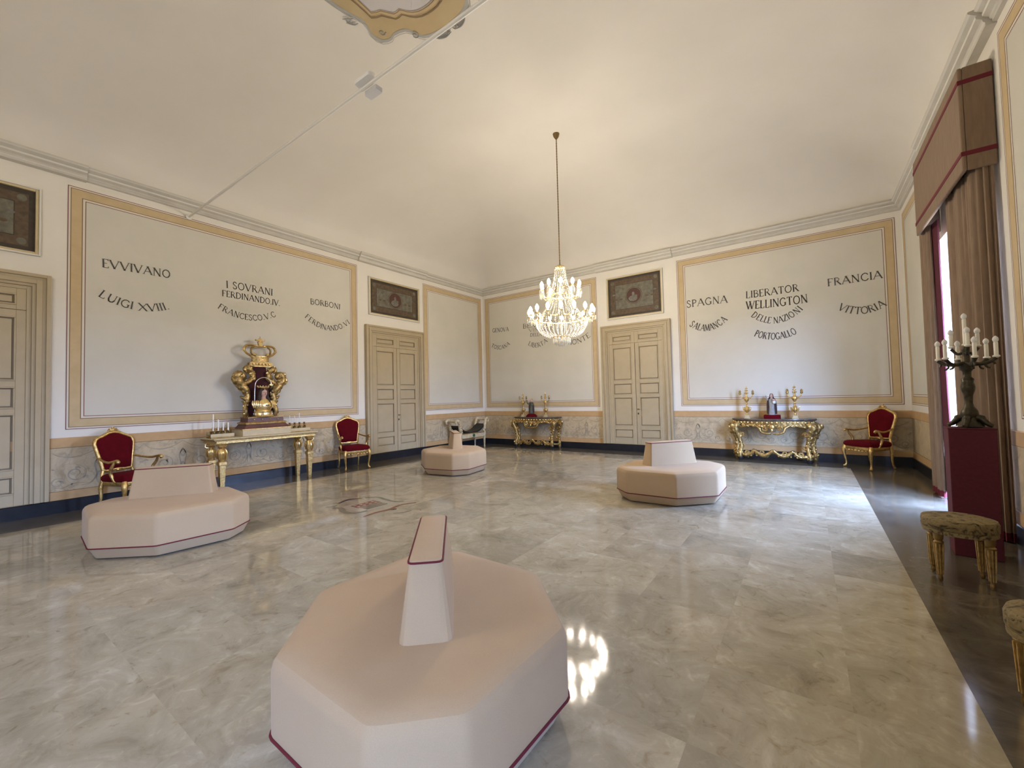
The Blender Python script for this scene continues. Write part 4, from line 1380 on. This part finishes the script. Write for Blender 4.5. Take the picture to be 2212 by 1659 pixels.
# ------------------------------------------------------------------ statuettes
def statuette(label, loc, robe, mantle, kind):
    t = thing('saint_statuette', label, 'statuette', loc, 0, 'saint statuettes on the consoles')
    m_ = MB()
    if kind == 'madonna':
        q = round_poly([(.16, -.09), (.16, .09), (-.16, .09), (-.16, -.09)], .02, 2)
        m_.loft([[(x * s, y * s, z) for x, y in q] for s, z in ((.98, 0), (1, .01), (1, .065), (.94, .085))], VELVET)
    else:
        m_.lathe([(.19, 0), (.195, .02), (.17, .05), (.13, .085), (.09, .10)], VELVET, (0, 0, 0), 20, 1, .65)
    m_.build('velvet_base', t, smooth=40)
    zb = .085 if kind == 'madonna' else .098
    rings = []
    prof = ((.072, .055, 0, 0), (.07, .055, 0, .02), (.06, .05, 0, .12), (.055, .045, .004, .2), (.058, .045, .006, .26), (.066, .044, .006, .31), (.06, .04, .006, .34), (.03, .028, .004, .365), (.02, .02, 0, .375),
            (.022, .026, -.004, .39), (.030, .035, -.006, .41), (.031, .036, -.004, .435), (.022, .026, 0, .458), (.008, .01, 0, .468))
    for i, (rx, ry, cy, z) in enumerate(prof):
        fold = .06 if i < 5 else .0
        rings.append([(rx * math.cos(2 * PI * j / 24) * (1 + fold * math.cos(8 * 2 * PI * j / 24)), cy + ry * math.sin(2 * PI * j / 24) * (1 + fold * math.cos(8 * 2 * PI * j / 24)), zb + z) for j in range(24)])
    m_ = MB()
    m_.loft(rings[:8], robe)
    m_.loft(rings[7:], SKIN)
    m_.ball((0, -.042, zb + .422), .007, SKIN, 6, (.8, 1.2, 1.6))
    if kind == 'madonna':
        stube(m_, [(-.055, 0, zb + .33), (-.085, -.02, zb + .35), (-.10, -.03, zb + .41), (-.105, -.035, zb + .43)], [.02, .018, .012, .012], robe, 4)
        stube(m_, [(.06, 0, zb + .33), (.075, -.04, zb + .27), (.03, -.07, zb + .26)], [.022, .02, .013], robe, 4)
    else:
        stube(m_, [(-.055, 0, zb + .33), (-.09, -.03, zb + .30), (-.12, -.05, zb + .35), (-.125, -.05, zb + .385)], [.02, .02, .015, .013], robe, 4)
        stube(m_, [(.06, 0, zb + .33), (.08, -.03, zb + .27), (.02, -.06, zb + .28)], [.022, .022, .014], robe, 4)
    m_.build('figure', t, smooth=70)
    m_ = MB()
    cl = []
    for (w_, d_, z) in ((.10, .05, .02), (.10, .055, .12), (.098, .055, .22), (.09, .05, .30), (.075, .045, .345), (.04, .04, .40), (.038, .042, .44), (.02, .03, .475)):
        if kind == 'monk' and z > .36:
            break
        cl.append([(w_ * math.cos(a), .005 + d_ * math.sin(a), zb + z) for a in [(-.25 + 1.5 * j / 14) * PI for j in range(15)]])
    inner = [[(x * .88, .005 + (y - .005) * .85, z) for x, y, z in r] for r in cl]
    for r, q in zip(cl, inner):
        r += list(reversed(q))
    m_.loft(cl, mantle)
    m_.build('mantle', t, smooth=60)
    m_ = MB()
    if kind == 'madonna':
        m_.ball((.045, -.07, zb + .33), .028, SKIN, 8)
        m_.ball((.05, -.06, zb + .285), .032, WHITEP, 8, (1, 1, 1.3))
        m_.build('held_child', t, smooth=60)
    else:
        m_.ball((0, .006, zb + .44), .034, HAIR, 10, (1, 1.05, .8))
        m_.build('hair', t, smooth=60)
        MB().ball((-.127, -.05, zb + .40), .018, DARKROBE, 8, (1, 1, 1.3)).build('held_object', t)
    return t


statuette('grey robed statuette with dark mantle on a red velvet base, between two gilt candelabra', (8.50, -.27, ZT), GREYROBE, DARKROBE, 'madonna')
statuette('dark green robed statuette raising one arm, on a rounded red velvet base', (2.10, -.27, ZT), GREENROBE, DARKROBE, 'monk')

# ------------------------------------------------------------------ white and gilt bench in the far corner
t = thing('scroll_end_bench', 'white and gilt bench with scrolled ends and sagging dark seat, far corner', 'bench', (.36, -1.30, 0), 90)
for s in (-1, 1):
    for yy in (-.20, .20):
        m_ = MB()
        stube(m_, [(s * .50, yy, .52), (s * .58, yy, .60), (s * .60, yy, .72), (s * .64, yy, .85), (s * .72, yy, .90), (s * .77, yy, .86), (s * .745, yy, .80), (s * .71, yy, .82)], [.035, .045, .045, .045, .042, .036, .028, .02], WGOLD, 5)
        m_.ball((s * .555, yy - .02, .60), .045, WGOLD, 10)
        for q in range(4):
            m_.ball((s * (.60 + .02 * q), yy - .04, .68 + .06 * q), .02, GOLD, 6)
        m_.build('scroll_end', t, smooth=60)
        m_ = MB()
        m_.lathe([(.024, 0), (.028, .03), (.02, .05), (.024, .08), (.038, .30), (.045, .33), (.03, .35), (.045, .38), (.045, .52)], WGOLD, (s * .56, yy, 0), 12)
        m_.build('leg', t, smooth=50)
    m_ = MB()
    m_.tube([(s * .72, -.20, .87), (s * .72, .20, .87)], .03, WGOLD, 8)
    m_.build('cross_bar', t, smooth=50)
m_ = MB()
m_.box(-.53, .53, -.235, -.20, .34, .48, WGOLD)
m_.box(-.53, .53, .20, .235, .34, .48, WGOLD)
m_.box(-.54, .54, -.243, -.195, .465, .49, GOLD)
m_.box(-.54, .54, -.243, -.195, .335, .35, GOLD)
m_.build('seat_rail', t, smooth=0, bevel=.005)
ro = MB().lathe([(.0, 0), (.05, .0), (.05, .012), (.035, .018), (.0, .02)], GREEN, (0, 0, 0), 16).build('rail_roundel', t)
ro.location = (0, -.24, .41)
ro.rotation_euler = (PI / 2, 0, 0)
cs = []
for i in range(17):
    x = -.60 + 1.2 * i / 16
    z = .50 + .22 * (abs(x) / .60) ** 2.6
    cs.append([(x, -.19, z - .03), (x, .19, z - .03), (x, .19, z + .02), (x, -.19, z + .02)])
MB().loft(cs, BLACK).build('seat', t, smooth=40)

# ------------------------------------------------------------------ pelmet, curtains, pedestal, stools by the window
t = thing('window_pelmet', 'tan fabric pelmet with two dark red bands, above the window curtains', 'pelmet', (10.7, -3.95, 3.78))
m_ = MB()
PX0, PY0, PY1, PH = -.13, -1.15, 1.10, 1.08
m_.box(PX0, PX0 + .035, PY0, PY1, 0, PH, CURT)
m_.box(PX0 + .035, .12, PY0, PY0 + .035, 0, PH, CURT)
m_.box(PX0 + .035, .12, PY1 - .035, PY1, 0, PH, CURT)
m_.box(PX0 + .035, .12, PY0 + .035, PY1 - .035, PH - .03, PH, CURT)
m_.build('fabric_box', t, smooth=0, bevel=.012)
for z in (.15, PH - .18):
    m_ = MB()
    e = .004
    m_.box(PX0 - e, PX0, PY0 - e, PY1 + e, z, z + .045, CRTRIM)
    m_.box(PX0, .12, PY0 - e, PY0, z, z + .045, CRTRIM)
    m_.box(PX0, .12, PY1, PY1 + e, z, z + .045, CRTRIM)
    m_.build('trim_band', t, smooth=0)


def curtain(label, pts, ztop, lining, side):
    """pts: plan line of the cloth as (x, y) at the bottom; folds ride on it"""
    t = thing('window_curtain', label, 'curtain', (pts[0][0], pts[0][1], 0), 0, 'tan curtains at the window')
    o = Vector((pts[0][0], pts[0][1], 0))
    pl = spl([(x, y, 0) for x, y in pts], 10)
    n = len(pl)

    def row(z, spread):
        out = []
        for i, p in enumerate(pl):
            tn = (pl[min(i + 1, n - 1)] - pl[max(i - 1, 0)]).normalized()
            nrm = Vector((tn.y, -tn.x, 0))
            a = .022 * math.sin(i * 1.05 + .6 * math.sin(z * .9)) * spread
            q = p + nrm * a
            out.append(q - o + Vector((0, 0, z)))
        return out

    def sheet(z0, z1, m, k=1.0, off=0.0):
        zs = [lerp(z0, z1, j / 10) for j in range(11)]
        R = []
        for z in zs:
            r = row(z, lerp(1.15, .75, z / ztop) * k)
            b = [p + Vector((.016 + off, .006, 0)) for p in reversed(r)]
            R.append(r + b)
        return MB().loft(R, m)
    sheet(.10, ztop, CURT).build('cloth', t, smooth=60)
    m = sheet(.015, .10, CRTRIM, 1.02)
    m.build('hem_band', t, smooth=60)
    if lining:
        lx, ly0, ly1 = lining
        m_ = MB()
        R = []
        for j in range(9):
            z = lerp(.10, ztop, j / 8)
            dy = -.10 * max(0, 1 - z / 1.6)
            R.append([(lx - o.x, ly0 - o.y, z), (lx - o.x + .02, ly1 + dy - o.y, z), (lx - o.x + .035, ly1 + dy - o.y, z), (lx - o.x + .015, ly0 - o.y, z)])
        m_.loft(R, CRIMSON)
        m_.build('red_lining', t, smooth=30)
    return t


curtain('tan curtain with red lining hanging left of the bright window gap, behind the pedestal', [(10.79, -2.46), (10.71, -2.49), (10.655, -2.60), (10.68, -2.77), (10.655, -2.90), (10.69, -3.03)], 3.87, (10.70, -3.0, -3.22), 0)
curtain('broad tan curtain hanging right of the bright window gap, behind the bronze candelabrum', [(10.70, -3.90), (10.655, -4.08), (10.68, -4.28), (10.65, -4.50), (10.68, -4.66), (10.68, -4.80), (10.66, -4.92), (10.71, -5.04), (10.78, -5.07)], 3.87, None, 1)

t = thing('cloth_covered_pedestal', 'tall narrow crimson pedestal under the bronze candelabrum', 'pedestal', (10.39, -5.63, 0), -3)
MB().box(-.153, .153, -.12, .12, 0, 1.16, CRIMSON).build('shaft', t, smooth=0, bevel=.006)
MB().box(-.157, .157, -.124, .124, 1.16, 1.172, CRIMSON).build('top', t, smooth=0, bevel=.004)

t = thing('bronze_candelabrum', 'dark bronze candelabrum with white electric candles on the crimson pedestal', 'candelabrum', (10.40, -5.63, 1.172), 20)
m_ = MB()
for a in range(4):
    c_, s_ = math.cos(a * PI / 2 + .785), math.sin(a * PI / 2 + .785)
    stube(m_, [(.03 * c_, .03 * s_, .10), (.07 * c_, .07 * s_, .085), (.11 * c_, .11 * s_, .04), (.145 * c_, .145 * s_, .016)], [.03, .028, .022, .016], BRONZE, 4)
    m_.ball((.08 * c_, .08 * s_, .09), .026, BRONZE, 8)
m_.lathe([(.10, .012), (.09, .03), (.06, .06), (.05, .10)], BRONZE, (0, 0, 0), 14)
m_.build('foot', t, smooth=50)
MB().lathe([(.05, .09), (.062, .12), (.055, .16), (.035, .19), (.028, .23), (.032, .30), (.045, .34), (.05, .38), (.04, .42), (.045, .45), (.028, .47), (.03, .52), (.05, .55), (.055, .58), (.03, .60), (.022, .70), (.03, .72), (.02, .76)], BRONZE, (0, 0, 0), 14).build('stem', t, smooth=50)


def ecandle(t, p, h, k=1.0):
    m_ = MB()
    m_.lathe([(.012, -.01), (.026 * k, 0), (.022, .012), (.0145, .014), (.0145, h), (.011, h + .004)], WAX, p, 10)
    m_.lathe([(.009, h), (.018, h + .015), (.021, h + .03), (.017, h + .045), (.004, h + .06)], WHITEP, p, 10)
    m_.build('electric_candle', t, smooth=50)


for a in range(6):
    c_, s_ = math.cos(a * PI / 3 + .25), math.sin(a * PI / 3 + .25)
    m_ = MB()
    stube(m_, [(.03 * c_, .03 * s_, .60), (.09 * c_, .09 * s_, .585), (.15 * c_, .15 * s_, .60), (.19 * c_, .19 * s_, .635)], [.018, .015, .015, .018], BRONZE, 4)
    m_.tube([(.15 * c_ + .03 * math.cos(b) * c_, .15 * s_ + .03 * math.cos(b) * s_, .575 + .03 * math.sin(b)) for b in [.6 * j for j in range(9)]], .009, BRONZE, 5)
    ar = m_.build('arm', t, smooth=50)
    ecandle(ar, (.19 * c_, .19 * s_, .645), .125)
for a in range(3):
    c_, s_ = math.cos(a * 2 * PI / 3 + 2.2), math.sin(a * 2 * PI / 3 + 2.2)
    m_ = MB()
    stube(m_, [(.02 * c_, .02 * s_, .70), (.06 * c_, .06 * s_, .69), (.10 * c_, .10 * s_, .74)], [.014, .012, .014], BRONZE, 4)
    ar = m_.build('arm', t, smooth=50)
    ecandle(ar, (.10 * c_, .10 * s_, .755), .115)
ecandle(t, (0, 0, .77), .24)


def stool(label, loc, rz):
    t = thing('oval_stool', label, 'stool', loc, rz, 'brocade stools by the window wall')
    el = lambda a, b, z: [(a * math.cos(2 * PI * j / 28), b * math.sin(2 * PI * j / 28), z) for j in range(28)]
    MB().loft([el(.21, .185, .405), el(.222, .197, .415), el(.224, .199, .475), el(.215, .19, .497), el(.17, .15, .508), el(.08, .07, .512)], BROCADE).build('seat', t, smooth=50)
    MB().loft([el(.205, .18, .375), el(.218, .193, .38), el(.218, .193, .41)], BROCADE).build('seat_rail', t, smooth=40)
    for sx in (-1, 1):
        for sy in (-1, 1):
            m_ = MB()
            x, y = sx * .142, sy * .118
            m_.lathe([(.010, 0), (.016, .012), (.016, .035), (.012, .045), (.018, .06), (.028, .30), (.032, .315), (.022, .325), (.03, .34), (.032, .38)], GOLDD, (x, y, 0), 12)
            for q in range(8):
                a = q * PI / 4
                m_.tube([(x + .017 * math.cos(a), y + .017 * math.sin(a), .06), (x + .028 * math.cos(a), y + .028 * math.sin(a), .30)], .005, GOLD, 5)
            m_.build('leg', t, smooth=50)
    return t


s0 = stool('oval olive brocade stool on gilt fluted legs, in front of the crimson pedestal', (10.13, -6.43, 0), 0)
dup(s0, (10.125, -8.29, 0), 0, 'olive brocade stool cut off at the picture edge, on the dark floor border')

# ------------------------------------------------------------------ ceiling rail and projector
t = thing('ceiling_rail', 'thin white rail spanning the room below the vault', 'rail', (5.4, -8.5, 5.02))
MB().tube([(-5.4 + .01, 0, 0), (0, 0, 0), (5.42, 0, 0)], .020, RAILP, 8).build('rod', t)
for s, x in ((-1, -5.385), (1, 5.40)):
    b = MB().lathe([(.05, 0), (.05, .012), (.03, .02)], RAILP, (0, 0, 0), 14).build('wall_bracket', t)
    b.location = (x, 0, 0)
    b.rotation_euler = (0, s * -PI / 2, 0)
t = thing('emergency_light', 'small white emergency light fitting clipped on the ceiling rail', 'light fitting', (5.36, -8.5, 5.02))
m_ = MB()
q = round_poly([(.135, -.045), (.135, .045), (-.135, .045), (-.135, -.045)], .035, 3)
m_.loft([[(x, y - .035, z) for x, y in q] for z in (.022, .06)], WHITEP)
m_.build('housing', t, smooth=30)
m_ = MB()
q = round_poly([(.10, -.045), (.10, .045), (-.10, .045), (-.10, -.045)], .012, 2)
m_.loft([[(x + .01, y + .07, z) for x, y in q] for z in (-.06, -.012)], GREYP)
m_.build('lamp_body', t, smooth=30)
MB().box(-.096, -.088, .05, .09, -.05, -.025, BLACK).build('sensor', t, smooth=0)

# ------------------------------------------------------------------ chandelier
CHX, CHY = 5.4, -4.27


def chandelier(label, loc):
    """local z = 0 at the canopy; measured heights minus 6.65"""
    t = thing('crystal_chandelier', label, 'chandelier', loc)
    Z0 = 6.65
    z = lambda h: h - Z0
    MB().lathe([(.015, z(6.52)), (.03, z(6.54)), (.05, z(6.57)), (.062, z(6.61)), (.07, z(6.66)), (.04, z(6.67))], BRASS, (0, 0, 0), 16).build('canopy', t, smooth=50)
    m_ = MB()
    m_.tube([(0, 0, z(6.53)), (0, 0, z(4.06))], .009, BRASS, 6)
    for i in range(46):
        hz = 4.10 + i * .052
        m_.ball((0, 0, z(hz)), .014, BRASS, 6, (1, 1, 1.1))
    m_.build('chain', t, smooth=50)
    MB().lathe([(.02, z(4.08)), (.06, z(4.05)), (.10, z(4.03)), (.105, z(4.0)), (.09, z(3.985))], GOLDB, (0, 0, 0), 18).build('top_crown', t, smooth=50)

    def strands(name, r0, h0, r1, h1, sag, n, m, bead):
        mb = MB()
        for i in range(n):
            a = 2 * PI * i / n
            for j in range(m + 1):
                q = j / m
                r = lerp(r0, r1, q) - sag * math.sin(PI * q) * (1 if sag > 0 else 1)
                h = lerp(h0, h1, q)
                c_ = (r * math.cos(a), r * math.sin(a), z(h))
                b = bead * (.75 + .5 * ((i + j) % 2) * .5)
                # octahedral bead
                vs_ = [(c_[0] + b, c_[1], c_[2]), (c_[0], c_[1] + b, c_[2]), (c_[0] - b, c_[1], c_[2]), (c_[0], c_[1] - b, c_[2]), (c_[0], c_[1], c_[2] + b * 1.2), (c_[0], c_[1], c_[2] - b * 1.2)]
                mb.add(vs_, [(0, 1, 4), (1, 2, 4), (2, 3, 4), (3, 0, 4), (1, 0, 5), (2, 1, 5), (3, 2, 5), (0, 3, 5)], CRYSTALD)
        o = mb.build(name, t, smooth=0)
        o['kind'] = 'stuff'
        return o
    strands('upper_bead_strands', .10, 3.99, .22, 3.50, .03, 18, 16, .012)
    strands('middle_bead_strands', .20, 3.46, .42, 3.06, .04, 26, 14, .013)
    # lower basket: strands swinging in from the big ring to the small bottom ring
    mb = MB()
    for i in range(34):
        a = 2 * PI * i / 34
        for j in range(16):
            q = j / 15
            ang = q * PI / 2
            r = .16 + (.49 - .16) * math.cos(ang) ** .9
            h = 3.0 - .32 * math.sin(ang)
            c_ = (r * math.cos(a), r * math.sin(a), z(h))
            b = .0135
            vs_ = [(c_[0] + b, c_[1], c_[2]), (c_[0], c_[1] + b, c_[2]), (c_[0] - b, c_[1], c_[2]), (c_[0], c_[1] - b, c_[2]), (c_[0], c_[1], c_[2] + b * 1.2), (c_[0], c_[1], c_[2] - b * 1.2)]
            mb.add(vs_, [(0, 1, 4), (1, 2, 4), (2, 3, 4), (3, 0, 4), (1, 0, 5), (2, 1, 5), (3, 2, 5), (0, 3, 5)], CRYSTAL)
    o = mb.build('basket_bead_strands', t, smooth=0)
    o['kind'] = 'stuff'
    mb = MB()
    for r, n, h0, h1 in ((.16, 26, 2.67, 2.55), (.11, 18, 2.64, 2.52), (.05, 9, 2.62, 2.50)):
        for i in range(n):
            a = 2 * PI * i / n
            mb.lathe([(.003, z(h0)), (.010, z(h0 - .03)), (.013, z(h1 + .03)), (.003, z(h1))], CRYSTAL, (r * math.cos(a), r * math.sin(a), 0), 5)
    o = mb.build('bottom_pendants', t, smooth=0)
    o['kind'] = 'stuff'

    def ring(name, r, h, tr):
        pts = [(r * math.cos(2 * PI * j / 40), r * math.sin(2 * PI * j / 40), z(h)) for j in range(40)]
        m = MB().tube(pts, tr, GOLDB, 6, closed=True)
        for j in range(20):
            m.ball((r * math.cos(2 * PI * j / 20), r * math.sin(2 * PI * j / 20), z(h)), tr * 1.7, GOLDB, 6)
        m.build(name, t, smooth=50)
    ring('upper_ring', .225, 3.47, .011)
    ring('lower_ring', .45, 3.025, .013)
    ring('bottom_ring', .165, 2.68, .009)
    MB().tube([(0, 0, z(4.03)), (0, 0, z(2.62))], .012, GOLDB, 8).build('stem', t)

    def candle_arm(a, r0, h0, r1, h1):
        c_, s_ = math.cos(a), math.sin(a)
        m = MB()
        stube(m, [(r0 * c_, r0 * s_, z(h0)), (lerp(r0, r1, .5) * c_, lerp(r0, r1, .5) * s_, z(h0 - .05)), (r1 * c_, r1 * s_, z(h1 - .02)), (r1 * c_, r1 * s_, z(h1 + .02))], [.009, .010, .009, .008], GOLDB, 4, 6)
        m.lathe([(.008, z(h1)), (.035, z(h1 + .018)), (.04, z(h1 + .03)), (.012, z(h1 + .03)), (.012, z(h1 + .065)), (.008, z(h1 + .066))], GOLDB, (r1 * c_, r1 * s_, 0), 10)
        ar = m.build('candle_arm', t, smooth=50)
        MB().lathe([(.012, z(h1 + .066)), (.024, z(h1 + .085)), (.032, z(h1 + .11)), (.029, z(h1 + .14)), (.016, z(h1 + .165)), (.003, z(h1 + .185))], GLOW, (r1 * c_, r1 * s_, 0), 10).build('bulb', ar, smooth=60)
        m = MB()
        for q in range(5):
            b = 2 * PI * q / 5
            m.lathe([(.003, z(h1 + .02)), (.008, z(h1 - .005)), (.011, z(h1 - .07)), (.003, z(h1 - .10))], CRYSTALD, (r1 * c_ + .038 * math.cos(b), r1 * s_ + .038 * math.sin(b), 0), 5)
        m.build('drop_crystals', ar, smooth=0)
    for i in range(10):
        candle_arm(2 * PI * i / 10 + .2, .22, 3.47, .37, 3.55)
    for i in range(16):
        candle_arm(2 * PI * i / 16 + .1, .45, 3.03, .61, 3.06)
    return t


ch = chandelier('lit crystal chandelier with two tiers of bulbs and beaded basket', (CHX, CHY, 6.65))

# the hall's second chandelier, over its other half behind the viewer, turned lower
ch2 = dup(ch, (CHX, RY - CHY, ch.location.z), None, 'second lit crystal chandelier, over the half of the hall behind the viewer')
DIM = GLOW.copy()
DIM.name = 'dimmed_bulb'
DIM.node_tree.nodes['Emission'].inputs[1].default_value = BULB * 0.48
for p in ch2.children:
    for b in p.children:
        if b.name.startswith('bulb'):
            b.material_slots[0].link = 'OBJECT'
            b.material_slots[0].material = DIM
